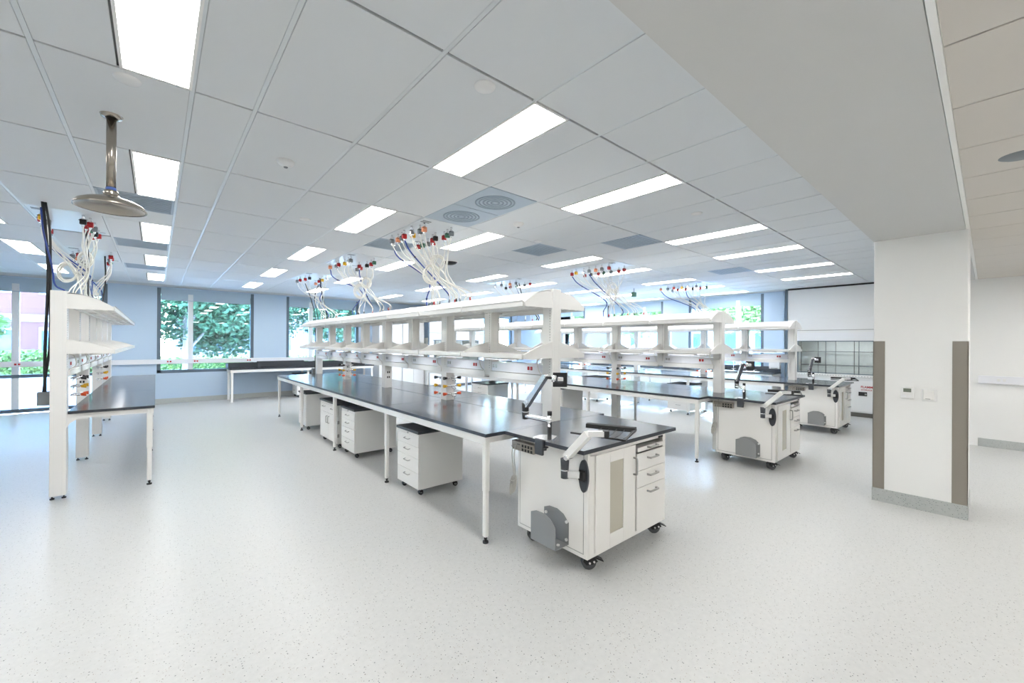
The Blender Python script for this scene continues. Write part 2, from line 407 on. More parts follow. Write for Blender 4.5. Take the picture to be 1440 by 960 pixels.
MB().box(XW, XR, YS, .112, ZL+.020, ZL+.03).build('plenum_shadow', 'gap_shade', low)

# recessed light panels
COLWORD = {-4.5: 'left of the left-hand bench', -2.5: 'along the aisle beside the shower', 1: 'above the open aisle beside the nearest bench', 3: 'above the far side of the nearest bench',
           7: 'above the near side of the middle bench', 9: 'above the far side of the middle bench', 12.5: 'above the near side of the third bench', 14.5: 'above the far side of the third bench', 17.5: 'beside the right window wall'}
ORD = {0: 'nearest', 2: 'second', 4: 'third', 6: 'fourth', 8: 'farthest'}
lm = {}
for (x0, x1, y0, y1, c, row) in lights:
    z = ZC if c != 'low' else ZL
    if c == 'low': t = thing('ceiling_light', 'unseen light panel added in the lower ceiling behind the camera', 'light', (x0, y0, z), group='added lights of the lower ceiling')
    else: t = thing('ceiling_light', '%s light panel %s' % (ORD[row-2 if c == 17.5 else row], COLWORD[c]), 'light', (x0, y0, z), group='recessed ceiling light panels')
    W, D = round(x1-x0, 3), round(y1-y0, 3)
    if (W, D) not in lm:
        a = MB(); e = .014
        a.box(.004, W-.004, .004, e+.006, -.002, .012).box(.004, W-.004, D-e-.006, D-.004, -.002, .012).box(.004, e+.004, e, D-e, -.002, .012).box(W-e-.004, W-.004, e, D-e, -.002, .012)
        lm[W, D] = (a.mesh('light_frame', 'steel_white'), MB().box(e+.004, W-e-.004, e+.006, D-e-.006, .002, .006).mesh('diffuser', 'lamp'))
    put(lm[W, D][0], 'light_frame', t); put(lm[W, D][1], 'diffuser', t)

# air diffusers and grilles
def diffuser(x, y, lab):
    t = thing('air_diffuser', lab, 'air vent', (x, y, ZC), group='round-patterned air diffusers')
    h = T-.012
    MB().box(-h/2, h/2, -h/2, h/2, -.001, .012, .002).build('face_plate', 'diffuser', t)
    m = MB()
    for rr in (.05, .09, .13, .17, .205): m.lathe([(rr-.016, -.0015), (rr-.016, -.006), (rr, -.006), (rr, -.0015)], (0, 0, 0), 32)
    m.build('perforated_disc', 'diffuser_face', t)
diffuser(gx(2.5), gy(1.25), 'square grey air diffuser with round centre, nearer one of the pair')
diffuser(gx(2.5), gy(1.75), 'square grey air diffuser with round centre, one nearer the hose bundle')
GL = {(6, 2): 'blue-grey square air grille above the middle bench, nearer the camera', (5, 3): 'blue-grey square air grille left of the middle bench lights', (2, 4): 'blue-grey air grille just behind the nearest hose cluster',
      (11.5, 2): 'blue-grey air grille near the third bench lights', (-2.5, 4): 'blue-grey air grille right behind the emergency shower', (-2.5, 6): 'blue-grey air grille in the aisle, middle distance', (-2.5, 8): 'blue-grey air grille in the aisle, farthest from the camera'}
for (i, r) in GRILLE:
    ci = XL_.index(i); x0, x1 = gx(i)+g, gx(XL_[ci+1])-g; y0 = YL_[r]; y1 = y0+T
    t = thing('air_grille', GL[i, r], 'air vent', ((x0+x1)/2, (y0+y1)/2, ZC), group='blue-grey ceiling grilles'); hx = (x1-x0)/2; hy = (y1-y0)/2-.005
    m = MB(); m.box(-hx, hx, -hy, hy, .006, .014); m.build('backing', 'diffuser_face', t)
    m = MB(); m.box(-hx, hx, -hy, -hy+.02, -.001, .008).box(-hx, hx, hy-.02, hy, -.001, .008).box(-hx, -hx+.02, -hy, hy, -.001, .008).box(hx-.02, hx, -hy, hy, -.001, .008); m.build('frame', 'diffuser', t)
    for q in range(12):
        y = -hy+.04+q*(2*hy-.08)/11; MB().box(-hx+.02, hx-.02, y-.010, y+.010, .000, .003).build('slat', 'diffuser', t)

# smoke detectors, sprinkler caps
DET = [(.5, .07, 'plain round sprinkler cap beside the big near light panel', 0), (-.49, 1.54, 'cone-shaped smoke detector above the open aisle, nearest the camera', 1), (.38, 2.81, 'round sprinkler cap above the aisle in the middle distance', 0),
       (-1.95, 1.08, 'flat round sprinkler cap beside the top left light panel', 0), (4.82, 1.93, 'round sprinkler cap left of the blue-grey grille', 0),
       (3.57, 1.56, 'cone-shaped smoke detector to the right of the air diffusers', 1), (5.52, .27, 'round sprinkler cap right of the second long light', 0)]
for a, b, lab, kd in DET:
    x, y = gx(a), gy(b)
    if kd:
        t = thing('smoke_detector', lab, 'detector', (x, y, ZC), group='ceiling detectors')
        MB().lathe([(0, -.045), (.018, -.045), (.022, -.035), (.05, -.028), (.062, -.012), (.065, 0)], (0, 0, 0), 24).build('housing', 'paint_white', t)
        MB().lathe([(0, -.052), (.012, -.052), (.017, -.044)], (0, 0, 0), 16).build('sensor_tip', 'grey_mid', t)
    else:
        tag(MB().lathe([(0, -.008), (.055, -.008), (.060, 0)], (0, 0, 0), 24).build('sprinkler_cap', 'paint_white', loc=(x, y, ZC)), lab, 'sprinkler cap', 'flat sprinkler caps')
tag(MB().lathe([(0, -.01), (.07, -.009), (.09, 0)], (0, 0, 0), 24).build('ceiling_speaker', 'grey_mid', loc=(3.77, -.124, ZL)), 'grey disc in the lower ceiling at the right edge', 'speaker')
t = thing('camera_dome', 'dark half-round camera dome under the ceiling, right of the big hose bundle', 'security camera', (3.89, 6.17, ZC))
MB().lathe([(.0, -.055), (.06, -.05), (.10, -.035), (.125, -.012), (.13, 0)], (0, 0, 0), 24).build('dome', 'black', t)
MB().lathe([(.13, -.012), (.15, -.010), (.155, 0)], (0, 0, 0), 24).build('ring', 'paint_white', t)
t = thing('exit_beacon', 'small pale green box hanging under the ceiling right of the middle hoses', 'beacon', (9.2, 5.9, ZC))
MB().box(-.06, .06, -.04, .04, -.22, -.10, .01).build('housing', 'green', t); MB().cyl((0, 0, -.10), (0, 0, 0), .008).build('stem', 'grey_mid', t)

# emergency shower
t = thing('emergency_shower', 'steel emergency shower head hanging on a pipe from the ceiling', 'shower', (-.218, 3.62, ZC))
MB().cyl((0, 0, -.47), (0, 0, 0), .024, 20).build('pipe', 'steel', t)
MB().lathe([(.03, -.016), (.05, -.014), (.055, 0)], (0, 0, 0), 24).build('ceiling_flange', 'steel', t)
MB().lathe([(.0235, -.455), (.0262, -.457), (.0262, -.475), (.0235, -.477)], (0, 0, 0), 24).build('pipe_tape', 'car_blue', t)
MB().lathe([(.02, -.47), (.032, -.475), (.038, -.49), (.034, -.50), (.05, -.512), (.075, -.522), (.12, -.537), (.155, -.556), (.172, -.580), (.172, -.588), (.160, -.584), (.11, -.562), (.0, -.552)], (0, 0, 0), 40).build('shower_head', 'steel', t)

# ------------------------------------------------------------------ laboratory benches
PY = .932      # spacing of the uprights
def wing(side, ztop, zbot, L, convex):
    """bracket outline in x,z for one side"""
    pts = [(.05*side, zbot), (L*side, zbot+.0)]
    pts.append(((L+.006)*side, zbot+.035))
    n = 7
    for k_ in range(1, n+1):
        t_ = k_/n; x = L*(1-t_)+.05*t_; lin = zbot+.04+(ztop-zbot-.04)*t_
        bulge = (.035 if convex else .012)*sin(pi*t_)
        pts.append((x*side, lin+bulge))
    return pts
def valve(par, y, side_x, z, colr, out):
    """one cock on the end faces of an upright: body across x, knob at its end"""
    m = MB(); m.cyl((0, y, z), (0, y+out*.04, z), .011, 10).cyl((0, y+out*.04, z), (side_x*.07, y+out*.045, z), .010, 10).cyl((side_x*.05, y+out*.045, z), (side_x*.085, y+out*.045, z), .006, 8)
    m.cyl((side_x*.02, y+out*.045, z), (side_x*.02, y+out*.10, z-.028), .006, 8)
    o = m.build('gas_valve', 'chrome', par)
    MB().cyl((side_x*.08, y+out*.045, z), (side_x*.125, y+out*.045, z), .013, 10, .022).build('valve_knob', colr, o, label='%s knob' % {'grey_mid': 'grey', 'black': 'black'}.get(colr, colr))
def lab_bench(label, xc, y0, nmod, sides, wl, wr, valve_posts, outlet_posts, group, end_apron=True):
    """origin at the foot of the end upright; modules run away along +y"""
    t = thing('lab_bench', label, 'lab bench', (xc, y0, 0), group=group)
    L = nmod*2*PY; ph = .06
    # uprights
    for k_ in range(2*nmod+1):
        y = k_*PY; full = k_ % 2 == 0; zb = .035 if full else 1.28
        if full and (sides == 'lr'): zb = .035
        m = MB(); m.box(-ph, ph, y-.065, y+.065, zb, 2.155, .004)
        # pressed grooves of the upright, and its rows of slots
        for s in (-1, 1):
            m.box(s*.030-.0015, s*.030+.0015, y-.0656, y-.0640, max(zb, .04), 2.15, mi=1)
        p = m.build('post', ['steel_white', 'panel_grey'], t)
        if k_ in (0, 1, 2, 3, 4):
            m = MB()
            zz = 1.36
            while zz < 2.10:
                m.box(-ph-.0012, -ph+.001, y-.035, y-.031, zz, zz+.012); m.box(ph-.001, ph+.0012, y-.035, y-.031, zz, zz+.012); zz += .0254
            m.build('slot_row', 'kick', p, kind='stuff')
        if full:
            m = MB()
            for s in (-1, 1): m.cyl((s*.042, y-.03, 0), (s*.042, y-.03, .012), .018, 12).cyl((s*.042, y-.03, .012), (s*.042, y-.03, .04), .006, 8)
            m.build('foot', 'rubber', p)
    SD = {'lr': (-1, 1), 'r': (1,), 'l': (-1,)}[sides]
    for s in SD:
        wd = wl if s < 0 else wr
        # worktop slabs, one per pair of legs, jointed
        for n in range(nmod):
            ya = -.10 if n == 0 else n*2*PY+.002; yb = (n+1)*2*PY-.002 if n < nmod-1 else L+.02
            x0, x1 = (-wd, -.003) if s < 0 else (.003, wd)
            if sides != 'lr': x0, x1 = (ph+.012, wd) if s > 0 else (-wd, -ph-.012)
            # notch round the uprights is left by cutting the slab short behind them
            MB().box(x0, x1, ya, yb, .877, .905, .002).build('worktop', 'epoxy_black', t)
        # apron rail and legs
        xa, xb = (-wd+.012, -wd+.040) if s < 0 else (wd-.040, wd-.012)
        MB().box(xa, xb, -.085, L+.005, .812, .875, .002).build('apron_rail', 'steel_white', t)
        for n in range(nmod+1):
            y = -.05 if n == 0 else n*2*PY
            if n == nmod: y = L-.03
            xl = s*(wd-.045)
            xi0, xi1 = (min(xl, s*ph), max(xl, s*ph))
            poly = [(s*(ph+.001), .875), (s*(wd-.03), .875), (s*(wd-.03), .822), (s*.22, .822), (s*.13, .812), (s*.085, .775), (s*(ph+.001), .73)]
            MB().prism(poly, 'xz', y-.02, y+.02).build('cross_rail', 'steel_white', t)
            o = MB().box(xl-.025, xl+.025, y-.025, y+.025, .42, .872, .008).build('leg', 'steel_white', t)
            MB().box(xl-.0215, xl+.0215, y-.0215, y+.0215, .05, .43, .008).build('leg_insert', 'steel_white', o)
            MB().cyl((xl, y, 0), (xl, y, .014), .024, 16).cyl((xl, y, .014), (xl, y, .05), .007, 8).cyl((xl, y, .030), (xl, y, .040), .014, 6).build('levelling_foot', 'rubber', o)
        # shelves
        for lev, (zt, zb, ww, conv) in enumerate(((2.130, 1.972, .405, True), (1.655, 1.500, .41, False))):
            for k_ in range(2*nmod+1):
                y = k_*PY; pl = wing(s, zt, zb, ww, conv)
                MB().prism(pl, 'xz', y-.012-(0.05 if k_ == 0 else 0), y+.008-(0.05 if k_ == 0 else 0)).build('shelf_bracket', 'steel_white', t)
            for k_ in range(2*nmod):
                ya, yb = k_*PY+.010-(.05 if k_ == 0 else 0), (k_+1)*PY-.014
                m = MB(); xa, xb = sorted((s*.075, s*(ww-.004)))
                m.box(xa, xb, ya, yb, zb+.012, zb+.030)
                xa, xb = sorted((s*(ww-.006), s*(ww+.012)))
                m.box(xa, xb, ya, yb, zb-.004, zb+.045, .004)
                sh = m.build('shelf', 'shelf_white', t)
                # underside folds
                m = MB()
                for q in range(3):
                    xq = s*(.13+.10*q); m.box(xq-.010, xq+.010, ya+.02, yb-.02, zb-.002, zb+.012)
                m.build('shelf_stiffener', 'panel_grey', sh)
                if lev == 0:   # sloping cover between the brackets of the top level
                    pl = wing(s, zt+.012, zb, ww, conv)[2:]
                    v = [];
                    for (x, z) in pl: v += [(x, ya, z), (x, yb, z)]
                    f = [(2*i, 2*i+1, 2*i+3, 2*i+2) for i in range(len(pl)-1)]
                    n0 = len(v); v += [(x, y_, z-.004) for (x, y_, z) in v[:n0]]
                    f += [(n0+2*i, n0+2*i+2, n0+2*i+3, n0+2*i+1) for i in range(len(pl)-1)]
                    MB().add(v, f).build('top_cover', 'shelf_white', t)
                    m = MB(); xa, xb = sorted((s*(ww+.010), s*(ww+.016))); m.box(xa, xb, ya, yb, zb+.045, zb+.050); m.build('cover_edge', 'handle_grey', sh)
    # ridge over the uprights joining the covers
    for k_ in range(2*nmod):
        MB().box(-ph+.002, ph-.002, k_*PY+.066, (k_+1)*PY-.066, 2.115, 2.142, .003).build('ridge_beam', 'steel_white', t)
        MB().box(-.035, .035, k_*PY+.066, (k_+1)*PY-.066, 1.50, 1.545, .003).build('cross_beam', 'steel_white', t)
    # service raceway
    for k_ in range(2*nmod):
        ya, yb = k_*PY+.067, (k_+1)*PY-.067
        rc = MB().box(-.055, .055, ya, yb, 1.335, 1.437, .003).build('raceway', 'raceway', t)
        MB().box(-.075, .075, ya-.02, yb+.02, 1.262, 1.330, .003).build('raceway_ledge', 'steel_white', t)
        for s in SD:
            for (dy, colr, nm) in ((.14, 'red', 'red duplex outlet'), (.70, 'handle_grey', 'grey duplex outlet')):
                m = MB()
                for q in (0, .042):
                    xa, xb = sorted((s*.055, s*.060)); m.box(xa, xb, ya+dy+q, ya+dy+q+.030, 1.372, 1.408, .002)
                m.build('outlet', colr, rc, label=nm)
            c_ = curve([(s*.06, ya+.02, 1.50), (s*.10, ya+.03, 1.47), (s*.115, ya-.01, 1.38), (s*.06, ya-.005, 1.33)], 5)
            MB().tube(c_, .005, 5).build('lamp_cord', 'hose_white', rc)
            xa, xb = sorted((s*.20, s*.30)); lf = MB().box(xa, xb, ya+.18, yb-.18, 1.478, 1.496, .003).build('task_light', 'steel_white', t)
            xa, xb = sorted((s*.215, s*.285)); MB().box(xa, xb, ya+.20, yb-.20, 1.4765, 1.478).build('task_light_lens', 'strip_lamp', lf)
    for k_ in valve_posts:
        y = k_*PY
        for out, yy in ((-1, y-.065), (1, y+.065)):
            for s in (SD if sides != 'lr' else (-1, 1)):
                for z, cc in ((1.19, 'black'), (1.09, 'yellow'), (.99, 'orange')): valve(t, yy, s, z, cc, out)
    for k_ in outlet_posts:
        y = k_*PY-.065
        m = MB()
        for z in (1.06, 1.14):
            for dx in (-.018, .012): m.box(dx-.009, dx+.009, y-.004, y, z, z+.03, .001)
        m.build('outlet', 'black', t, label='black outlets on the upright')
    return t
BG = 'island lab benches with white shelving'
DX = 3.658
benchA = lab_bench('nearest long island bench with black worktop and two tiers of white shelves', 2.880, 2.745, 4, 'lr', .868, .700, (2, 6), (4, 6), BG)
benchB = lab_bench('middle island bench with black worktop, seen through the nearest one', 2.880+DX, 2.70, 4, 'lr', .868, .700, (2, 6), (4,), BG)
benchC = lab_bench('third island bench with black worktop, farthest right near the fume hood', 2.880+2*DX, 2.70, 4, 'lr', .868, .700, (2, 6), (4,), BG)
benchL = lab_bench('one-sided bench at the left edge with shelves and black worktop', -.760, 6.33, 3, 'r', .0, .755, (1, 4), (2,), BG)

# ------------------------------------------------------------------ mobile carts
def ubar(m, a, b, off, r, n=8, mi=0):
    """bow handle between a and b, standing out by the vector off"""
    a, b, off = Vector(a), Vector(b), Vector(off); d = (b-a)
    m.tube(curve([a, a+off*.75+d*.02, a+off+d*.12, b+off-d*.12, b+off*.75-d*.02, b], 5), r, n, mi); return m
def caster(par, x, y, r, big, rz):
    """big: braked castor of the carts. rz: which way the pedal points"""
    c_, s_ = cos(rz), sin(rz)
    def R(px, py): return (x+px*c_-py*s_, y+px*s_+py*c_)
    m = MB()
    P = []
    w_ = r*.80
    a = R(-r*.2, -w_); 
    m = MB(); p0, p1 = R(0, -w_*.55), R(0, w_*.55); m.cyl((*p0, r), (*p1, r), r, 22)
    o = m.build('caster', 'wheel_grey' if big else 'black', par)
    m = MB()
    # hood: swept quarter plates either side with a bridge on top
    for sgn in (-1, 1):
        prof = [(-r*.9, r*1.25), (-r*.65, r*1.9), (0, r*2.15), (r*.75, r*1.75), (r*1.15, r*1.15), (r*.35, r*.75), (-r*.45, r*.72)]
        v = []
        for yy in (sgn*w_*.62, sgn*w_*.80):
            for (px, pz) in prof: q = R(px, yy); v.append((*q, pz))
        n = len(prof); f = [tuple(range(n)), tuple(range(n, 2*n))[::-1]]+[(i, n+i, n+(i+1) % n, (i+1) % n) for i in range(n)]
        m.add(v, f)
    prof = [(-r*.9, r*1.25), (-r*.65, r*1.92), (0, r*2.18), (r*.75, r*1.78), (r*1.15, r*1.18)]
    v = []
    for (px, pz) in prof:
        for yy in (-w_*.8, w_*.8): q = R(px, yy); v.append((*q, pz))
    m.add(v, [(2*i, 2*i+1, 2*i+3, 2*i+2) for i in range(len(prof)-1)])
    m.build('hood', 'black', o)
    q = R(0, 0); MB().cyl((*q, r*2.1), (*q, r*2.1+.03), r*.32, 10).build('stem', 'chrome', o)
    if big:
        v = []
        for (px, pz) in ((r*.7, r*1.55), (r*2.0, r*1.0), (r*2.0, r*1.12), (r*.7, r*1.80)):
            for yy in (-w_*.6, w_*.6): q = R(px, yy); v.append((*q, pz))
        MB().add(v, [(0, 2, 3, 1), (2, 4, 5, 3), (4, 6, 7, 5), (6, 0, 1, 7), (0, 6, 4, 2), (1, 3, 5, 7)]).build('brake_pedal', 'black', o)
    m = MB()
    for px in (0, r*.62): p0, p1 = R(px, -w_*.95), R(px, w_*.95); m.cyl((*p0, r if px == 0 else r*1.15), (*p1, r if px == 0 else r*1.15), r*.14, 8)
    m.build('axle_bolt', 'chrome', o)
def lab_cart(label, ox, oy, swing=0.0):
    """origin: near left corner of its top; body set back under it"""
    t = thing('lab_cart', label, 'lab cart', (ox, oy, 0), group='wheeled carts at the bench ends')
    W, D = 1.27, .84
    bx0, bx1, by0, by1, bz0, bz1 = .09, 1.15, .035, .77, .115, .876
    MB().box(0, W, 0, D, .877, .906, .002).build('worktop', 'epoxy_black', t)
    # carcass with open cable bay behind the glass door
    m = MB(); th = .022
    m.box(bx0, bx0+th, by0, by1, bz0, bz1, .002).box(bx1-th, bx1, by0, by1, bz0, bz1, .002).box(bx0+th, bx1-th, by1-th, by1, bz0, bz1)
    m.box(bx0+th, bx1-th, by0+.004, by1-th, bz0, bz0+.03).box(bx0+th, bx1-th, by0, by0+.03, bz1-.035, bz1).box(.655, .675, by0+.006, by1-th, bz0+.03, bz1-.03)
    m.box(bx0+th, bx1-th, by0+.002, by0+.02, bz0, bz0+.028).box(bx0+.022, bx0+.10, by0, by0+.02, bz0+.02, bz1-.03)
    m.box(.655, .690, by0, by0+.02, bz0+.02, bz1-.03).box(bx1-.045, bx1-th, by0, by0+.02, bz0+.02, bz1-.03)
    m.build('body', 'cart_white', t)
    # recessed panel of the long side and a seam round it
    m = MB(); e = .003
    m.box(bx0-e, bx0, by0+.04, by1-.03, bz0+.035, bz1-.004, .002); m.build('side_panel', 'cart_white', t)
    m = MB(); m.box(bx0-.001, bx0+.001, by0+.034, by0+.039, bz0+.03, bz1-.004).box(bx0-.001, bx0+.001, by1-.029, by1-.024, bz0+.03, bz1-.004).box(bx0-.001, bx0+.001, by0+.034, by1-.024, bz0+.029, bz0+.034); m.build('panel_seam', 'handle_grey', t)
    m = MB(); yf = by0-.014
    gx0, gx1, gz0, gz1 = .335, .505, .235, .765
    x0, x1, z0, z1 = .165, .665, .140, .842
    m.box(x0, gx0, yf, by0-.001, z0, z1, .002).box(gx1, x1, yf, by0-.001, z0, z1, .002).box(gx0, gx1, yf, by0-.001, z0, gz0).box(gx0, gx1, yf, by0-.001, gz1, z1)
    dr = m.build('door', 'cart_white', t)
    MB().box(gx0, gx1, by0-.008, by0-.004, gz0, gz1).build('door_glass', 'lit_interior_beige', dr)
    ubar(MB(), (.640, yf, .745), (.640, yf, .615), (0, -.032, 0), .007).build('handle', 'handle_grey', dr)
    for (za, zb) in ((.625, .760), (.490, .620), (.150, .485)):
        d = MB().box(.692, 1.112, yf, by0-.001, za, zb, .002).build('drawer', 'cart_white', t)
        zc = zb-.045; ubar(MB(), (.84, yf, zc), (.97, yf, zc), (0, -.030, 0), .008).build('handle', 'handle_grey', d)
    # the keyboard tray drawer, left slightly open above the drawers
    d = MB().box(.700, 1.100, by0-.002, by0+.30, .775, .782).box(.700, 1.100, yf, yf+.012, .775, .810, .002).build('tray_drawer', 'cart_white', t)
    ubar(MB(), (.84, yf, .80), (.97, yf, .80), (0, -.028, 0), .008).build('handle', 'handle_grey', d)
    MB().box(.694, 1.106, by0+.02, by0+.30, .772, .842).build('tray_recess', 'kick', t) if False else None
    MB().box(1.02, 1.085, yf+.002, yf+.006, .846, .862).build('name_plate', 'black', t)
    for (cx, cy) in ((bx0+.10, by0+.07), (bx1-.07, by0+.07), (bx0+.10, by1-.09), (bx1-.07, by1-.09)):
        caster(t, cx, cy, .053, True, radians(-35) if cy < .3 else radians(-20))
    # two grey wall plates of a computer holder on the long side
    h = t
    def plate(x, thick):
        pr = [(.455, .175), (.475, .165), (.215, .165), (.205, .175), (.205, .325), (.225, .365), (.29, .395), (.37, .400), (.455, .375)]
        pr = [(.205, .170), (.455, .170), (.455, .372), (.40, .395), (.32, .398), (.255, .375), (.205, .325)]
        return MB().prism(pr, 'yz', x, x+thick)
    ch = thing('computer_holder', 'grey two-plate computer holder on the side of %s' % label_short[label], 'computer holder', (ox, oy, 0), group='computer holders on the cart sides')
    plate(bx0-.008, .004).build('back_plate', 'holder_grey', ch); plate(bx0-.150, .004).build('front_plate', 'holder_grey', ch)
    MB().box(bx0-.150, bx0-.004, .205, .455, .166, .170).build('bottom_plate', 'holder_grey', ch)
    for (yy, zz) in ((.22, .20), (.22, .33), (.43, .20), (.43, .34)):
        MB().cyl((bx0-.008, yy, zz), (bx0-.018, yy, zz), .011, 14).build('bumper', 'paint_white', ch)
    for yy in (.24, .30, .41): MB().cyl((bx0-.08, yy, .170), (bx0-.08, yy, .178), .012, 14).build('bumper', 'paint_white', ch)
    # power strip and its cord
    ps = thing('power_strip', 'steel eight-outlet power strip under the top of %s' % label_short[label], 'power strip', (ox, oy, 0), group='power strips on the cart sides')
    MB().box(bx0-.055, bx0-.004, .53, .79, .765, .838, .003).build('housing', 'stainless', ps)
    for r in range(2):
        for q in range(4):
            y = .655-q*.034; z = .811-r*.031; MB().box(bx0-.0575, bx0-.055, y-.011, y+.011, z-.011, z+.011, .001).build('outlet', 'black', ps)
    MB().box(bx0-.0575, bx0-.055, .688, .722, .812, .820).build('switch', 'kick', ps)
    for yy in (.745, .775):
        MB().cyl((bx0-.055, yy, .790), (bx0-.064, yy, .790), .009, 12).build('cord_gland', 'handle_grey', ps)
    pts = []
    m = MB()
    m.tube(curve([(bx0-.06, .745, .79), (bx0-.062, .748, .70), (bx0-.05, .752, .60), (bx0-.05, .757, .52)], 5), .004, 6)
    m.tube(curve([(bx0-.06, .775, .79), (bx0-.062, .778, .70), (bx0-.05, .775, .60), (bx0-.05, .770, .52)], 5), .004, 6)
    for q in range(6):
        rr = .070+.006*(q % 3); cy = .772+.005*q; tz = .475-.004*q
        m.tube([(bx0-.035-.007*(q % 3), cy+.016*cos(a)-.012*sin(a), tz+rr*sin(a)) for a in [2*pi*i/20 for i in range(21)]], .0045, 6)
    m.tube([(bx0-.045+.022*cos(a), .785+.022*sin(a), .50) for a in [2*pi*i/14 for i in range(15)]], .005, 6)
    m.build('coiled_cord', 'cord_grey', ps)
    # monitor arm clamped to the long edge
    ar = thing('monitor_arm', 'polished monitor arm with black mounting plate clamped on %s' % label_short[label], 'monitor arm', (ox, oy, 0), group='monitor arms on the carts')
    px, py = .085, .405
    MB().prism([(-.004, .36), (.05, .34), (.165, .40), (.165, .47), (.10, .52), (-.004, .50)], 'xy', .906, .917).build('base_plate', 'chrome', ar)
    MB().box(-.026, -.003, .375, .455, .800, .918, .003).box(-.02, .06, .39, .44, .842, .852, .002).cyl((.035, .415, .842), (.035, .415, .875), .009, 10).cyl((.035, .415, .826), (.035, .415, .842), .022, 14).build('clamp', 'slab_edge', ar)
    MB().cyl((px, py, .917), (px, py, 1.000), .017, 18).cyl((px, py, 1.085), (px, py, 1.118), .018, 18).build('pole_sleeve', 'black', ar)
    MB().cyl((px, py, 1.0), (px, py, 1.086), .018, 18).build('pole', 'chrome', ar)
    ey = py+.275
    MB().box(px-.020, px+.016, py-.02, ey, 1.030, 1.066, .010).build('lower_link', 'chrome', ar)
    MB().cyl((px, ey, 1.020), (px, ey, 1.075), .026, 18, .028).cyl((px, ey, 1.082), (px, ey, 1.150), .028, 18, .030).build('elbow', 'black', ar)
    MB().cyl((px, ey, 1.075), (px, ey, 1.083), .029, 18).build('elbow_ring', 'chrome', ar)
    m = MB(); a = Vector((0, ey-.015, 1.135)); b = Vector((0, py+.045, 1.385)); d = (b-a).normalized(); nrm = Vector((0, -d.z, d.y))
    pl = [(a+nrm*.022), (b+nrm*.018), (b+d*.02), (b-nrm*.02), (a-nrm*.024), (a-d*.02)]
    m.prism([(p.y, p.z) for p in pl], 'yz', px-.022, px+.020); m.build('upper_link', 'chrome', ar)
    m = MB(); m.box(px-.024, px-.021, ey-.075, ey-.035, 1.165, 1.178).cyl((px-.03, ey-.03, 1.16), (px+.03, ey-.03, 1.16), .017, 12); m.build('tension_knob', 'chrome', ar)
    MB().cyl((px, py+.045, 1.375), (px+.035, py-.025, 1.372), .011, 12).build('wrist', 'black', ar)
    MB().cyl((px+.03, py-.02, 1.345), (px+.03, py-.02, 1.395), .022, 16).build('tilt_hinge', 'chrome', ar)
    vp = MB().box(-.055, .055, -.004, .004, -.055, .055, .003).build('mounting_plate', 'black', ar, loc=(px+.055, py-.055, 1.362)); vp.rotation_euler = (0, 0, radians(-40))
    MB().box(-.022, .022, -.030, -.004, -.012, .022, .004).build('plate_boss', 'chrome', vp)
    MB().cyl((0, -.006, 0), (0, -.012, 0), .03, 16).build('plate_disc', 'slab_edge', vp)
    # the links swing about the pole
    Rz = Matrix.Rotation(radians(swing), 4, 'Z'); piv = Matrix.Translation((px, py, 0))
    for ch in ar.children:
        if ch.name.split('.')[0] not in ('base_plate', 'clamp', 'pole_sleeve', 'pole'): ch.matrix_local = piv @ Rz @ piv.inverted() @ Matrix.LocRotScale(ch.location, ch.rotation_euler, ch.scale)
    # keyboard arm on an oval wall plate
    kb = thing('keyboard_arm', 'white arm with black oval plate and open keyboard frame on %s' % label_short[label], 'keyboard arm', (ox, oy, 0), group='keyboard arms on the carts')
    oy0, oz0 = .062, .705
    m = MB(); n = 28; m.prism([(oy0+.042*cos(2*pi*i/n), oz0+.115*sin(2*pi*i/n)) for i in range(n)], 'yz', bx0-.018, bx0-.003); m.build('oval_plate', 'slab_edge', kb)
    MB().box(bx0-.045, bx0-.018, oy0-.03, oy0+.03, oz0-.03, oz0+.045, .008).build('pivot_block', 'black', kb)
    e0 = Vector((bx0-.055, oy0+.008, .725)); e1 = Vector((-.040, .135, .730))
    def bar(mb, p, q, w_, h, mi=0):
        p, q = Vector(p), Vector(q); d = (q-p).normalized(); sd_ = d.cross(Vector((0, 0, 1))); sd_ = sd_.normalized() if sd_.length > .1 else Vector((1, 0, 0)); up = sd_.cross(d)
        v = [P_+sd_*a*w_/2+up*b2*h/2 for P_ in (p, q) for (a, b2) in ((-1, -1), (1, -1), (1, 1), (-1, 1))]
        mb.add(v, [(0, 1, 2, 3), (7, 6, 5, 4), (0, 4, 5, 1), (1, 5, 6, 2), (2, 6, 7, 3), (3, 7, 4, 0)], mi); return mb
    bar(MB(), e0, e1, .045, .044).build('lower_link', 'chrome', kb)
    MB().cyl((e1.x, e1.y, .700), (e1.x, e1.y, .752), .028, 18).cyl((e1.x, e1.y, .760), (e1.x, e1.y, .835), .028, 18, .031).build('elbow', 'slab_edge', kb)
    MB().cyl((e1.x, e1.y, .752), (e1.x, e1.y, .760), .029, 18).build('elbow_ring', 'chrome', kb)
    u0 = Vector((e1.x+.005, e1.y-.01, .845)); u1 = Vector((-.045, -.075, 1.045))
    bar(MB(), u0, u1, .050, .048).build('upper_link', 'steel_white', kb)
    MB().cyl((e1.x-.03, e1.y-.03, .85), (e1.x+.035, e1.y-.03, .85), .016, 12).build('tension_knob', 'chrome', kb)
    w1 = Vector((.025, -.165, 1.050)); bar(MB(), u1, w1, .034, .036).build('wrist', 'chrome', kb)
    MB().cyl((w1.x, w1.y, 1.025), (w1.x, w1.y, 1.070), .022, 14).build('swivel', 'black', kb)
    # open frame: padded rail, thin rail, end bar
    A1, A2 = Vector((.235, .165, 1.030)), Vector((.375, -.165, 1.030)); B1, B2 = Vector((.010, .125, 1.012)), Vector((-.060+.08, -.270, 1.012))
    B2 = Vector((.10, -.255, 1.012))
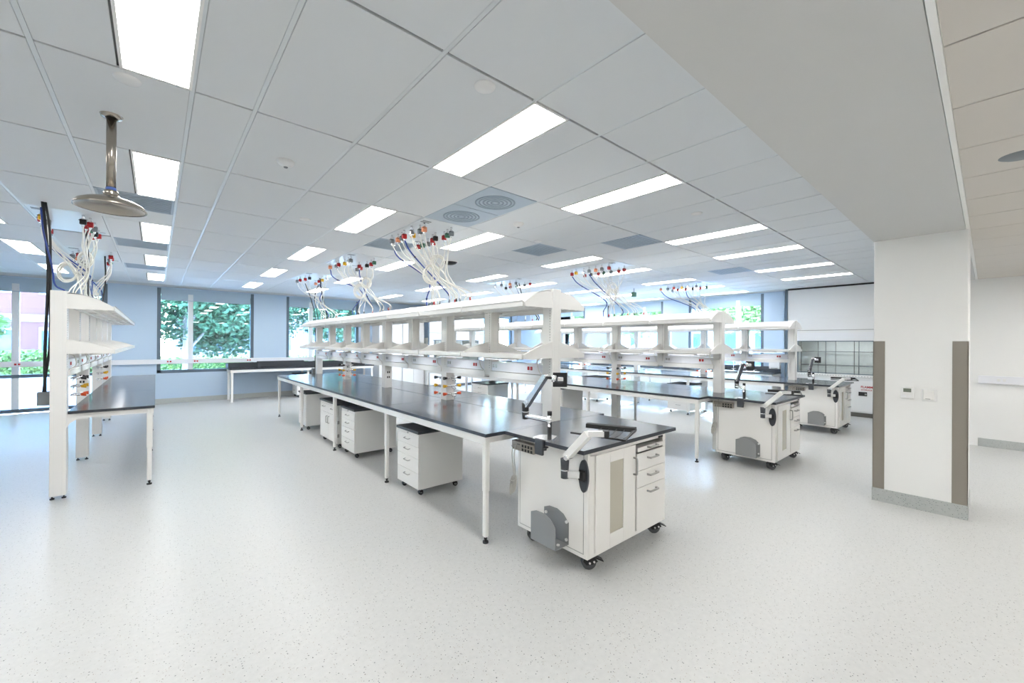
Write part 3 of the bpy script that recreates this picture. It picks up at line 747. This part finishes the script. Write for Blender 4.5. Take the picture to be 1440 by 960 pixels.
    bar(MB(), A1, A2, .055, .030).build('palm_rail', 'rubber', kb)
    m = MB(); bar(m, B1, B2, .014, .012); bar(m, B2, A2, .014, .012); m.build('frame_rail', 'black', kb)
    bar(MB(), w1, (B1+B2)/2+Vector((0, -.05, 0)), .03, .016).build('frame_bracket', 'black', kb)
    m = MB()
    for q in range(5):
        f_ = .35+q*.15; p = B1.lerp(B2, f_); p2 = A1.lerp(A2, f_)
        m.tube([p, p.lerp(p2, .5)+Vector((0, 0, -.012)), p2], .0018, 5)
    m.build('wire_strut', 'black', kb)
    return t
label_short = {
 'white wheeled cart with black top docked at the nearest bench end': 'the nearest cart',
 'white wheeled cart with black top at the end of the middle bench': 'the middle cart',
 'white wheeled cart with black top in front of the fume hood': 'the farthest cart'}
LS = list(label_short)
lab_cart(LS[0], 2.21, 1.80)
lab_cart(LS[1], 2.21+3.74, 1.755, -51)
lab_cart(LS[2], 2.21+7.12, 1.755, -64)

# ------------------------------------------------------------------ mobile cabinets under the benches
def cabinet(label, x0, y0, W, D, kind, flip=False, htop=.695):
    """front faces -x; origin near front corner"""
    t = thing('mobile_cabinet', label, 'cabinet', (x0, y0, 0), group='mobile cabinets under the benches')
    MB().box(-.012, D+.01, -.012, W+.012, htop-.028, htop, .002).build('slab_top', 'slab_edge', t)
    zb = .075
    MB().box(.018, D, 0, W, zb, htop-.029, .002).build('body', 'panel_grey', t)
    f0 = -.001; H = htop-.03-zb
    def front(nm, y0_, y1_, z0_, z1_, hand):
        o = MB().box(f0, .017, y0_+.002, y1_-.002, z0_+.002, z1_-.002, .002).build(nm, 'steel_white', t)
        yc = (y0_+y1_)/2
        if hand == 'h': ubar(MB(), (f0, yc-.055, z1_-.045), (f0, yc+.055, z1_-.045), (-.026, 0, -.004), .0045).build('handle', 'handle_grey', o)
        elif hand in ('a', 'b'):
            yy = y1_-.045 if hand == 'a' else y0_+.045
            ubar(MB(), (f0, yy, z1_-.16), (f0, yy, z1_-.05), (-.026, 0, 0), .0045).build('handle', 'handle_grey', o)
        return o
    if kind == 'drawers':
        zs = [zb, zb+H*.29, zb+H*.55, zb+H*.76, zb+H*.95]
        MB().box(.004, .017, .002, W-.002, zs[4], htop-.03).build('lock_rail', 'steel_white', t)
        for a, b in zip(zs[:-1], zs[1:]): front('drawer', 0, W, a, b, 'h')
        MB().cyl((.004, W*.5, zs[4]+.014), (-.004, W*.5, zs[4]+.014), .008, 12).build('lock', 'handle_grey', t)
    elif kind == 'doors':
        h = W/2; z1 = zb+H*.72
        for a, b, hd in ((0, h, 'a'), (h, W, 'b')):
            front('door', a, b, zb, z1, hd); front('drawer', a, b, z1, zb+H*.95, 'h')
        MB().box(.004, .017, .002, W-.002, zb+H*.95, htop-.03).build('lock_rail', 'steel_white', t)
        m = MB()
        for yy in (-.003, W+.001):
            for zz in (zb+.10, z1-.12): m.box(.0, .03, yy-.002, yy+.004, zz, zz+.05)
        m.build('hinge', 'handle_grey', t)
    for (cx, cy) in ((.06, .06), (.06, W-.06), (D-.06, .06), (D-.06, W-.06)): caster(t, cx, cy, .026, False, radians(180))
    return t
cabinet('white four-drawer cabinet with black slab, nearest under the first bench', 2.11, 3.94, .50, .56, 'drawers')
cabinet('white four-drawer cabinet right of the two-door cabinet, first bench', 2.11, 5.80, .53, .62, 'drawers')
cabinet('white two-door two-drawer cabinet under the middle of the first bench', 2.11, 6.52, .86, .56, 'doors')
cabinet('white drawer cabinet with black slab, farthest under the first bench', 2.11, 8.26, .50, .56, 'drawers')
cabinet('white drawer cabinet seen past the colored valves, far under middle bench', 5.80, 7.55, .60, .62, 'drawers')
cabinet('grey-sided cabinet under the middle bench behind the nearest monitor arm', 5.77, 5.22, .55, .60, 'drawers', htop=.806)
cabinet('white cabinet under the third bench, seen over the nearest cart', 9.43, 4.55, .55, .60, 'drawers')
cabinet('white cabinet deeper under the third bench, left of the other one', 9.43, 7.20, .55, .60, 'drawers')
cabinet('white cabinet under the window bench by the far wall', 3.15, 13.30, .55, .60, 'drawers')

# ------------------------------------------------------------------ ceiling service panels with hoses
def service(label, cx, cy, tx, ty, n_hose, seed, spread=.55, coil=True, ztop=2.16, black=0, sx=1.0, big=1.0, fan=1.0):
    """valve cluster under the ceiling at (cx,cy) with hoses down to the top of an upright at (tx,ty)"""
    rd = random.Random(seed)
    t = thing('utility_drop', label, 'hose bundle', (cx, cy, ZC), group='ceiling utility drops with hoses')
    MB().box(-T/2+.016, T/2-.016, -T+.006, T-.006, -.001, .012, .002).build('service_panel', 'tee', t)
    m = MB()
    for q in range(2): m.box(-T/2+.05+q*.0, -T/2+.16, -T+.10+q*.05, -T+.125+q*.05, -.003, 0)
    m.box(T/2-.16, T/2-.05, T-.16, T-.13, -.003, 0); m.build('panel_tag', 'grey_mid', t)
    ax = Vector((tx-cx, ty-cy, ztop-ZC))
    cols = ['red', 'red', 'grey_mid', 'grey_mid', 'peach', 'green', 'grey_mid', 'red', 'chrome', 'black', 'yellow', 'red']
    ends = []
    for q in range(n_hose):
        y = (-.5+(q+.5)/n_hose)*1.02*big; x = (-.20 if q % 2 else .17)*sx+rd.uniform(-.05, .05)
        cc = cols[(q+seed) % len(cols)]
        v = MB().cyl((x, y, -.002), (x, y, -.045), .012, 8).cyl((x, y, -.045), (x, y, -.075), .02, 8).cyl((x, y, -.095), (x, y, -.135), .012, 8).build('ceiling_valve', 'chrome', t)
        MB().box(x-.028, x+.028, y-.022, y+.022, -.110, -.052, .005).build('valve_body', cc, v)
        MB().box(x-.034, x+.006, y-.022, y-.012, -.070, -.062).build('valve_lever', 'black', v)
        ends.append((x, y))
    # hoses gather to a waist, then fan out along the bench top
    waist = Vector((ax.x*.62+rd.uniform(-.04, .04), ax.y*.6, ax.z*.62))
    for q, (x, y) in enumerate(ends):
        j = Vector((rd.uniform(-.07, .07), rd.uniform(-.06, .06)+(q+.5-n_hose/2)/n_hose*.42, rd.uniform(-.06, .06)))
        e = Vector((ax.x+rd.uniform(-.05, .05), ax.y+(q+.5-n_hose/2)/n_hose*fan+rd.uniform(-.08, .08), ax.z+.005))
        sag = Vector((x*.85+ax.x*.15+rd.uniform(-.04, .04), y*.8+ax.y*.12, ax.z*.32))
        blue = (q == n_hose//2) or (q == n_hose-1 and n_hose > 9)
        pts = curve([(x, y, -.12), sag, waist+j, e+Vector((0, 0, .10)), e], 7)
        MB().tube(pts, .0065 if not blue else .009, 6).build('hose', 'hose_blue' if blue else 'hose_white', t, label='blue hose' if blue else None)
        if blue:
            for k_ in (8, 15, 21): MB().cyl(pts[k_]-Vector((0, 0, .008)), pts[k_]+Vector((0, 0, .008)), .013, 8).build('cable_tie', 'black', t)
        if q % 2 == 0:
            MB().cyl(e-Vector((0, 0, .005)), e+Vector((0, 0, .035)), .011, 8).build('top_fitting', ['red', 'black', 'grey_mid'][q % 3], t)
    for b_ in range(black):
        x = .12-.24*b_; e = Vector((ax.x+.03-.08*b_, ax.y+.15, ax.z+.01))
        MB().tube(curve([(x, -.1+.1*b_, -.02), (x*.9+ax.x*.3, ax.y*.3, ax.z*.45), e+Vector((0, 0, .1)), e], 6), .011, 7).build('conduit', 'black', t, label='black conduit')
    if coil:
        for c_, (ox_, oz_, rr) in enumerate(((-.10, .60, .11), (.07, .42, .085))[:2 if coil == 2 else 1]):
            m = MB(); base = ax*oz_+Vector((ox_, -.04, 0))
            for q in range(6):
                n = 22; r2 = rr+rd.uniform(-.012, .012); tilt = rd.uniform(-.25, .25); off = Vector((rd.uniform(-.012, .012), rd.uniform(-.02, .02), rd.uniform(-.015, .015)))
                pts = [base+off+Vector((cos(a)*r2*.75, sin(tilt)*cos(a)*r2-.35*cos(a)*r2, sin(a)*r2)) for a in [2*pi*i/n for i in range(n+1)]]
                m.tube(pts, .0065, 5)
            m.build('hose_coil', 'hose_white', t)
XA, XB, XC, XL = 2.88, 2.88+DX, 2.88+2*DX, -.76
service('big tangle of white hoses under red ceiling valves, nearest bench, closest one', gx(2.5), gy(2.5), XA, 4.65, 18, 3, coil=2, fan=1.1)
service('white hoses and long blue cable in the middle of the nearest bench', gx(2.5), gy(4.5), XA, 7.1, 12, 5, coil=2, fan=1.6)
service('hoses with black conduits at the window end of the nearest bench', gx(2.5), gy(6.5), XA, 9.6, 9, 8, coil=False, black=1)
service('hose bundle with blue cable dropping to the middle bench, closest one', gx(8.5), gy(2.5), XB, 4.4, 14, 11, coil=2, fan=.9)
service('small far hose bundle above the middle bench, behind the nearest shelf top', gx(8.5), gy(4.5), XB, 6.6, 9, 13, coil=False, black=1)
service('hose bundle dropping to the third bench', gx(14.0), gy(2.5), XC, 4.4, 12, 17, coil=1, fan=.8)
service('tangle of white hoses and coils over the left bench', gx(-3), gy(4.45), XL, 8.2, 18, 21, coil=2, black=1, fan=1.6)
service('smaller hose bundle over the far part of the left bench', gx(-3), gy(6.5), XL, 10.2, 10, 23, coil=False, black=2)
# the black conduit that drops to the floor box beside the left bench
t = thing('power_conduit', 'thick black conduit with blue cable dropping beside the left bench', 'conduit', (-.845, 6.36, 0))
MB().tube(curve([(-.04, -.02, ZC+.01), (-.02, .0, 2.75), (.0, 0, 2.3), (-.02, .01, 1.6), (-.02, .01, 1.11)], 8), .013, 10).tube(curve([(-.02, -.02, ZC+.01), (.01, .0, 2.75), (.015, 0, 2.3), (.01, .01, 1.6), (-.03, .01, 1.11)], 8), .010, 8).build('conduit', 'black', t)
MB().tube(curve([(-.05, -.02, 3.0), (-.03, -.035, 2.75), (.03, -.03, 2.40), (.05, -.02, 2.22), (.12, .0, 2.165)], 7), .008, 8).build('blue_cable', 'hose_blue', t, label='blue cable')
MB().box(-.070, .024, -.03, .04, .97, 1.11, .006).build('junction_box', 'grey_mid', t)
t = thing('power_conduit', 'two thin black conduits dropping at the window end of the nearest bench', 'conduit', (2.88, 10.34, 0))
for q in (0, 1): MB().tube(curve([(-.25+.30*q, .1, ZC-.05), (-.15+.1*q, .06, 2.7), (-.06+.06*q, .02, 2.3), (-.05+.09*q, 0, 1.9), (-.05+.09*q, 0, 1.02)], 7), .009, 7).build('conduit', 'black', t)
MB().box(-.12, .02, -.05, .03, .906, 1.03, .006).build('junction_box', 'grey_mid', t)

# ------------------------------------------------------------------ things on the walls
def raceway(label, horizontal, a, b, pos, z0, z1, outs, grp='wall raceways'):
    t = thing('wall_raceway', label, 'raceway', (0, 0, 0), group=grp)
    m = MB()
    if horizontal: m.box(a, b, pos-.06, pos-.001, z0, z1, .004)
    else: m.box(pos-.06, pos-.001, a, b, z0, z1, .004)
    m.build('channel', 'raceway', t)
    for (u, colr) in outs:
        m = MB(); zc = (z0+z1)/2
        for q in (0, .055):
            if horizontal: m.box(u+q, u+q+.035, pos-.066, pos-.060, zc-.02, zc+.02, .002)
            else: m.box(pos-.066, pos-.060, u+q, u+q+.035, zc-.02, zc+.02, .002)
        m.build('outlet', colr, t, label='%s duplex outlet' % {'red': 'red', 'handle_grey': 'grey', 'paint_white': 'white'}[colr])
    return t
raceway('long pale raceway across the far window wall', True, -6.5, 5.6, YN-.005, 1.045, 1.165, [(-2.36, 'red'), (-.92, 'red'), (.22, 'red'), (.78, 'red'), (2.0, 'red'), (4.1, 'red'), (5.3, 'red')])
raceway('pale raceway along the right window wall above the sinks', False, 3.55, 12.9, XE-.005, 1.16, 1.30, [(3.75, 'red'), (4.35, 'handle_grey'), (4.95, 'red'), (6.4, 'handle_grey'), (7.6, 'red')])
raceway('pale raceway on the white wall right of the column', False, -3.5, .10, XR, 1.035, 1.160, [(-.19, 'paint_white'), (-1.8, 'paint_white')])
# thermostat and switch on the column
t = thing('thermostat', 'small square thermostat with grey display on the white column', 'thermostat', (CX0, .531, 1.162))
MB().box(-.022, 0, -.050, .050, -.058, .058, .005).build('case', 'paint_white', t); MB().box(-.0235, -.022, -.028, .030, .008, .045).build('display', 'lcd', t)
MB().box(-.0245, -.022, -.030, -.012, -.035, -.028).box(-.0245, -.022, .012, .030, -.035, -.028).build('buttons', 'raceway', t)
t = thing('light_switch', 'square white wall switch right of the thermostat', 'switch', (CX0, .378, 1.152))
MB().box(-.010, 0, -.056, .052, -.060, .060, .004).build('plate', 'paint_white', t); MB().box(-.018, -.010, -.035, .040, -.045, .048, .003).build('rocker', 'steel_white', t); MB().box(-.0195, -.018, -.010, .025, -.040, -.034).build('lens', 'handle_grey', t)

# ------------------------------------------------------------------ fume hood
t = hood = thing('fume_hood', 'wide white fume hood with gridded back, beside the column', 'fume hood', (XHOOD, 0, 0))
HY0, HY1 = .93, 3.33
MB().box(0, .06, HY1-.20, HY1, .90, 1.74, .003).build('side_post', 'paint_white', t)
MB().box(0, .06, HY0, HY0+.20, .90, 1.74, .003).build('side_post', 'paint_white', t)
MB().box(.0, .04, HY0, HY1, 1.735, 1.99, .003).box(.01, .05, HY0, HY1, 2.01, 2.30).box(.0, .04, HY0, HY1, 2.30, 3.02, .003).build('upper_panel', 'paint_white', t)
MB().box(.0, .012, HY0+.02, HY1-.03, 1.992, 2.008).build('panel_seam', 'handle_grey', t)
m = MB()
for q in range(7): m.box(-.006, .0, HY0+.22, HY1-.22, 1.79+q*.022, 1.798+q*.022)
m.build('air_louvre', 'raceway', t, kind='stuff')
MB().box(-.004, .03, HY0+.16, HY1-.16, 1.725, 1.745).box(-.004, .03, HY1-.225, HY1-.210, .975, 1.745).box(-.004, .03, HY0+.21, HY0+.225, .975, 1.745).box(-.004, .03, HY0+.16, HY1-.16, .968, .985).build('sash_frame', 'frame_grey', t)
MB().box(.012, .018, HY0+.22, HY1-.22, .985, 1.73).build('sash_glass', 'sash_glass', t)
MB().box(.06, .90, HY1-.10, HY1-.08, .90, 1.80).box(.06, .90, HY0+.08, HY0+.10, .90, 1.80).box(.05, .90, HY0+.1, HY1-.1, 1.80, 1.82).box(.02, .90, HY0+.05, HY1-.05, .88, .90).build('liner', 'baffle', t)
MB().box(.76, .78, HY0+.1, HY1-.1, .90, 1.80).build('baffle_board', 'kick', t)
for r_, (z0, z1) in enumerate(((.905, 1.12), (1.13, 1.47), (1.48, 1.79))):
    n = 6; wd = (HY1-HY0-.22)/n
    for q in range(n):
        a = HY0+.11+q*wd; MB().box(.735, .757, a+.006, a+wd-.006, z0, z1, .002).build('baffle_panel', 'baffle', t)
MB().box(.30, .42, HY0+.5, HY1-.5, 1.788, 1.798).build('added_hood_lamp', 'strip_lamp', t)  # unseen lamp added to brighten the back of the hood
m = MB()
for yy in (HY0+.5, HY0+1.1, HY0+1.75): m.tube([(.66, yy, .9), (.66, yy, 1.78)], .008, 6)
for zz in (1.15, 1.48): m.tube([(.66, HY0+.12, zz), (.66, HY1-.12, zz)], .008, 6)
m.build('lattice_rod', 'grey_mid', t)
m = MB(); m.tube(curve([(.10, HY1-.14, 1.10), (.12, HY1-.16, 1.5), (.14, HY1-.20, 1.62), (.18, HY1-.25, 1.6), (.18, HY1-.26, 1.5)], 5), .007, 6); m.build('gooseneck', 'steel', t)
MB().box(-.03, .05, HY0+.05, HY1-.05, .905, .955, .006).build('airfoil_sill', 'steel_white', t)
m = MB()
for q in range(40): yy = HY0+.15+q*.052; m.box(-.032, -.030, yy, yy+.02, .922, .934)
m.build('sill_perforation', 'handle_grey', t, kind='stuff')
MB().box(.0, .6, HY0, HY1, .86, .90).build('work_surface', 'steel_white', t)
MB().box(.03, .6, HY0+.02, HY1-.02, .10, .86).build('base_cabinet', 'paint_white', t)
for (a, b) in ((HY0+.03, HY0+.60), (HY0+.61, HY0+1.30), (HY0+1.31, HY1-.03)):
    d = MB().box(.008, .029, a, b, .13, .85, .003).build('cabinet_door', 'paint_white', t)
    if abs(a-(HY0+.61)) < .01:
        pass
MB().box(.0, .006, 1.78, 1.93, .490, .580, .004).build('latch_plate', 'black', t); MB().box(-.008, .0, 1.785, 1.82, .515, .55, .003).build('latch', 'handle_grey', t)
MB().box(.05, .10, HY0+.02, HY1-.02, 0, .105).build('toe_kick', 'kick', t)
MB().box(-.008, .0, HY1-.14, HY1-.08, 1.02, 1.09, .004).build('alarm_switch', 'red', t)
MB().cyl((0, HY1-.12, 1.36), (-.03, HY1-.12, 1.36), .015, 12).build('sash_stop', 'black', t)
def sign(txt, size, loc, rot, mt, par, ext=.001):
    cu_ = bpy.data.curves.new('lettering', 'FONT'); cu_.body = txt; cu_.size = size; cu_.extrude = ext; cu_.offset = .0015 if size > .05 else .0005
    cu_.materials.append(MATS[mt]); o = bpy.data.objects.new('lettering', cu_); COL.objects.link(o); o.location = loc; o.rotation_euler = rot; o.parent = par
    dg = bpy.context.evaluated_depsgraph_get(); me = bpy.data.meshes.new_from_object(o.evaluated_get(dg)); me.name = 'lettering'
    o2 = bpy.data.objects.new('lettering', me); COL.objects.link(o2); o2.location = loc; o2.rotation_euler = rot; o2.parent = par; bpy.data.objects.remove(o); return o2
RX = (radians(90), 0, radians(-90))
sign('FLAMMABLE', .066, (.006, 1.892, .672), RX, 'red', t)
sign('STORAGE CABINET', .044, (.006, 1.886, .614), RX, 'red', t)
MB().box(-.012, .0, HY0, HY1-.002, 3.02, ZC-.003).build('painted_gap_shadow', 'black', t)  # black strip painted for the shade between hood and ceiling
MB().box(-.014, .008, HY1, HY1+.05, .0, 3.05).build('end_trim', 'frame_grey', t)

h2 = copy_tree(hood); h2.location = (10.78, 13.17, 0); h2.rotation_euler = (0, 0, radians(90)); h2['label'] = 'second fume hood against the far wall, seen between the shelf uprights'

# ------------------------------------------------------------------ window bench under the far windows
t = thing('window_bench', 'black-topped bench standing against the far window wall', 'lab bench', (1.49, 13.22, 0))
LB = 3.95
MB().box(0, LB, 0, .80, .877, .905, .002).build('worktop', 'epoxy_black', t)
MB().box(0, LB, .80, .83, .877, 1.035, .002).box(0, .02, .30, .80, .905, 1.03).build('backsplash', 'slab_edge', t)
MB().box(.75, 2.0, .70, .80, .905, 1.07, .004).build('raised_ledge', 'slab_edge', t)
MB().box(.02, LB-.02, .01, .04, .80, .875, .002).box(.02, .05, .04, .78, .80, .875).box(LB-.05, LB-.02, .04, .78, .80, .875).build('apron_rail', 'steel_white', t)
for (x, y) in ((.06, .05), (.06, .72), (1.95, .05), (1.95, .72), (LB-.06, .05), (LB-.06, .72)):
    o = MB().box(x-.028, x+.028, y-.028, y+.028, .02, .875, .006).build('leg', 'steel_white', t); MB().cyl((x, y, 0), (x, y, .02), .04, 16).build('foot', 'steel_white', o)
# sink bench along the right window wall
t = thing('sink_bench', 'white base cabinets with black sink along the right window wall', 'sink bench', (11.82, 3.56, 0))
MB().box(.0, .66, 0, 6.2, .885, .915, .002).build('worktop', 'epoxy_black', t)
MB().box(.64, .665, .02, 6.2, .915, 1.06, .002).build('backsplash', 'slab_edge', t)
MB().box(.04, .64, .01, 6.19, .10, .884).build('base', 'paint_white', t); MB().box(.08, .62, .02, 6.18, 0, .10).build('toe_kick', 'kick', t)
for q in range(9):
    a = .02+q*.686; d = MB().box(.018, .039, a, a+.678, .12, .86, .003).build('cabinet_door', 'paint_white', t)
    ubar(MB(), (.018, a+.60, .78), (.018, a+.60, .66), (-.026, 0, 0), .005).build('handle', 'handle_grey', d)
MB().box(.10, .52, .45, 1.35, .9155, .918).build('sink_rim', 'slab_edge', t)
for yy in (.62, 1.15):
    m = MB(); m.cyl((.56, yy, .915), (.56, yy, .95), .022, 12).tube(curve([(.56, yy, .94), (.56, yy, 1.20), (.52, yy, 1.27), (.42, yy, 1.26), (.38, yy, 1.18)], 5), .010, 8).cyl((.56, yy-.07, .96), (.56, yy+.07, .96), .008, 8); m.build('faucet', 'chrome', t)
t = thing('eyewash_unit', 'red and white striped eyewash tag over the sink by the right windows', 'eyewash', (12.30, 4.35, .92))
MB().cyl((0, 0, 0), (0, 0, .12), .02, 12).build('stand', 'chrome', t)
for q in range(5): MB().prism([(-.09+q*.045, .27-q*.04), (-.045+q*.045, .235-q*.04), (-.075+q*.045, .18-q*.04), (-.12+q*.045, .215-q*.04)], 'yz', -.01, .0).build('tag_stripe', 'red' if q % 2 == 0 else 'paint_white', t)
t = thing('towel_dispenser', 'narrow white paper towel dispenser at the right wall corner', 'dispenser', (XE-.01, 3.62, 1.0))
MB().box(-.12, 0, -.05, .20, .0, .34, .01).build('case', 'paint_white', t); MB().box(-.125, -.12, .0, .15, .02, .03).build('slot', 'kick', t)
# tall white cabinets left of the far hood
for q, (x, lab) in enumerate(((5.72, 'tall white storage cabinet on the far wall, left one of two'), (6.58, 'tall white storage cabinet on the far wall, next to the fume hood'))):
    t = thing('tall_cabinet', lab, 'cabinet', (x, 13.48, 0), group='tall cabinets at the far wall')
    MB().box(0, .84, .02, .61, .08, 2.55, .003).build('body', 'paint_white', t); MB().box(.03, .81, .05, .58, 0, .08).build('plinth', 'kick', t)
    for a in (0.005, .425):
        d = MB().box(a, a+.41, .0, .019, .10, 2.53, .003).build('door', 'paint_white', t); ubar(MB(), (a+.37 if a < .1 else a+.04, 0, 1.20), (a+.37 if a < .1 else a+.04, 0, 1.05), (0, -.028, 0), .006).build('handle', 'handle_grey', d)

# ------------------------------------------------------------------ outdoors
struct(MB().box(-60, 80, YN+.35, 90, -.35, -.25).box(XE+.9, 80, -40, YN+.35, -.35, -.25).build('ground', 'paving'), 'sunlit pale paving outside the windows')
struct(MB().box(-20, -.6, 17.3, 18.9, -.25, .62).build('planter_wall', 'concrete'), 'pale planter wall under the clipped hedge')
def foliage(name, parent, blobs, n, size, mt, seed, loc=None):
    rd = random.Random(seed); v = []; f = []
    tot = sum(b[3]*b[4] for b in blobs)
    for (cx, cy, cz, rx, rz) in blobs:
        for _ in range(int(n*rx*rz/tot)):
            d = Vector((rd.gauss(0, 1), rd.gauss(0, 1), rd.gauss(0, 1))).normalized()*(rd.random()**.45)
            p = Vector((cx+d.x*rx, cy+d.y*rx, cz+d.z*rz)); s = size*rd.uniform(.5, 1.2)
            a = Vector((rd.gauss(0, 1), rd.gauss(0, 1), rd.gauss(0, .6))).normalized(); b = a.cross(Vector((rd.gauss(0, 1), rd.gauss(0, 1), rd.gauss(0, 1)))).normalized()
            k_ = len(v); v += [p-a*s, p-b*s*.5, p+a*s, p+b*s*.5]; f.append((k_, k_+1, k_+2, k_+3))
    o = MB().add(v, f).build(name, mt, parent, loc=loc, kind='stuff'); return o
def tree(label, x, y, h, r, mt, n, seed, tr=.16, low=1.5):
    t = thing('tree', label, 'tree', (x, y, -.25), group='trees outside the windows'); rd = random.Random(seed)
    m = MB(); m.tube(curve([(0, 0, 0), (.05, .03, h*.25), (-.05, .0, h*.5), (0, 0, h*.8)], 5), tr, 9)
    for q in range(6):
        a = rd.uniform(0, 2*pi); z = low*.75+rd.random()*h*.25; m.tube(curve([(0, 0, z), (cos(a)*r*.35, sin(a)*r*.35, z+r*.35), (cos(a)*r*.75, sin(a)*r*.75, z+r*.55)], 4), tr*.35, 6)
    m.build('trunk', 'bark', t)
    bl = [(0, 0, (h+low)/2, r*.85, (h-low)/2)]
    for q in range(8): a = q*pi/4+rd.random(); bl.append((cos(a)*r*.6, sin(a)*r*.6, rd.uniform(low+.6, h*.8), r*.5, r*.42))
    foliage('foliage', t, bl, int(n*5), .115, mt, seed)
tree('large shady tree filling the left half of the first far window', .9, 20.5, 8.5, 3.2, 'leaf', 7000, 1, low=1.9)
tree('large shady tree filling the right half of the first far window', 4.2, 22.5, 9, 3.6, 'leaf', 8000, 2, low=1.9)
tree('green tree outside the second far window', 7.9, 21.5, 8.5, 2.8, 'leaf', 6000, 3, low=2.0)
tree('pale green tree outside the third far window', 15.0, 24.5, 8.5, 3.2, 'leaf_light', 5000, 4, low=2.0)
tree('small light green tree in front of the brick building', -4.6, 19.8, 3.9, 1.1, 'leaf_light', 1500, 5, tr=.05, low=1.5)
tree('slender light green tree at the left edge outside', -6.6, 20.5, 4.5, 1.3, 'leaf_light', 1800, 6, tr=.09, low=1.9)
tree('yellow-green tree outside the window beside the fume hood', 24.5, 8.5, 6.2, 2.6, 'leaf_light', 4500, 7, low=2.6)
tree('sunny tree outside the middle right window', 24.5, 15.0, 6.6, 2.8, 'leaf_light', 4500, 8, low=2.4)
tree('leafy tree outside the farthest right window', 25.5, 22.5, 7.2, 2.8, 'leaf_light', 4500, 9, low=2.2)
def hedge(label, x0, x1, y0, y1, h, n, seed, zb=-.25):
    t = thing('hedge', label, 'hedge', ((x0+x1)/2, (y0+y1)/2, zb), group='clipped hedges outside'); W, D = (x1-x0)/2, (y1-y0)/2; rd = random.Random(seed)
    MB().box(-W+.06, W-.06, -D+.06, D-.06, 0, h-.08).build('core', 'hedge', t)
    v = []; f = []
    for _ in range(n):
        p = Vector((rd.uniform(-W, W), rd.uniform(-D, D), h+rd.uniform(-.08, .06))) if rd.random() < .5 else Vector((rd.uniform(-W, W), -D+rd.uniform(-.04, .05), rd.uniform(0, h)))
        a = Vector((rd.gauss(0, 1), rd.gauss(0, 1), rd.gauss(0, 1))).normalized(); b = a.orthogonal().normalized(); s = .075; k_ = len(v)
        v += [p-a*s, p-b*s*.6, p+a*s, p+b*s*.6]; f.append((k_, k_+1, k_+2, k_+3))
    MB().add(v, f).build('leaves', 'leaf_light', t, kind='stuff')
hedge('clipped hedge in front of the brick building', -9, -1.0, 17.5, 18.7, .62, 6000, 1, .66)
hedge('low hedge behind the shady trees', 0, 9.5, 28, 29, 1.0, 4000, 2)
def building(label, x0, x1, y0, y1, h, wm, cols, rows, face='s', awn=False):
    t = thing('building', label, 'building', ((x0+x1)/2, (y0+y1)/2, -.25), group='buildings outside'); W, D = (x1-x0)/2, (y1-y0)/2
    MB().box(-W, W, -D, D, 0, h).build('wall', wm, t)
    for r in range(rows):
        fl = h/rows
        if face == 's': MB().box(-W, W, -D-.06, -D, r*fl+fl*.86, r*fl+fl*.96).build('ledge', 'concrete', t)
        else: MB().box(-W-.06, -W, -D, D, r*fl+fl*.86, r*fl+fl*.96).build('ledge', 'concrete', t)
        for c in range(cols):
            if face == 's':
                cw = 2*W/cols; a = -W+c*cw; fr = MB().box(a+cw*.18, a+cw*.82, -D-.05, -D, r*fl+fl*.25, r*fl+fl*.78).build('window', 'concrete', t); MB().box(a+cw*.22, a+cw*.78, -D-.06, -D-.05, r*fl+fl*.29, r*fl+fl*.74).build('pane', 'far_glass', fr)
            else:
                cw = 2*D/cols; a = -D+c*cw; fr = MB().box(-W-.05, -W, a+cw*.18, a+cw*.82, r*fl+fl*.25, r*fl+fl*.78).build('window', 'concrete', t); MB().box(-W-.06, -W-.05, a+cw*.22, a+cw*.78, r*fl+fl*.29, r*fl+fl*.74).build('pane', 'far_glass', fr)
building('brick building with windows seen through the left window', -12, -.5, 28, 36, 9.5, 'brick', 6, 3)
building('pale low building across the path behind the shady trees', 1, 16, 36, 44, 4.2, 'concrete', 8, 1)
building('pale cream building beyond the right windows', 34, 42, -4, 28, 7.5, 'cream', 12, 2, face='w')
for q, (y, lab) in enumerate(((8.5, 'blue parked car outside, behind the shelving'), (14.2, 'second blue parked car outside, farther left'))):
    t = thing('parked_car', lab, 'car', (26.5, y, -.25), group='cars parked outside')
    MB().prism([(-2.1, .35), (-2.15, .8), (-1.9, .95), (-1.1, 1.0), (-.55, 1.42), (.7, 1.45), (1.35, 1.02), (2.0, .92), (2.15, .7), (2.1, .35)], 'yz', -.85, .85).build('body', 'car_blue', t)
    MB().prism([(-.98, 1.0), (-.52, 1.37), (.66, 1.40), (1.2, 1.02)], 'yz', -.86, .86).build('side_window', 'far_glass', t)
    for yy in (-1.35, 1.35):
        for xx in (-.86, .66): MB().cyl((xx, yy, .33), (xx+.2, yy, .33), .33, 20).build('wheel', 'rubber', t)
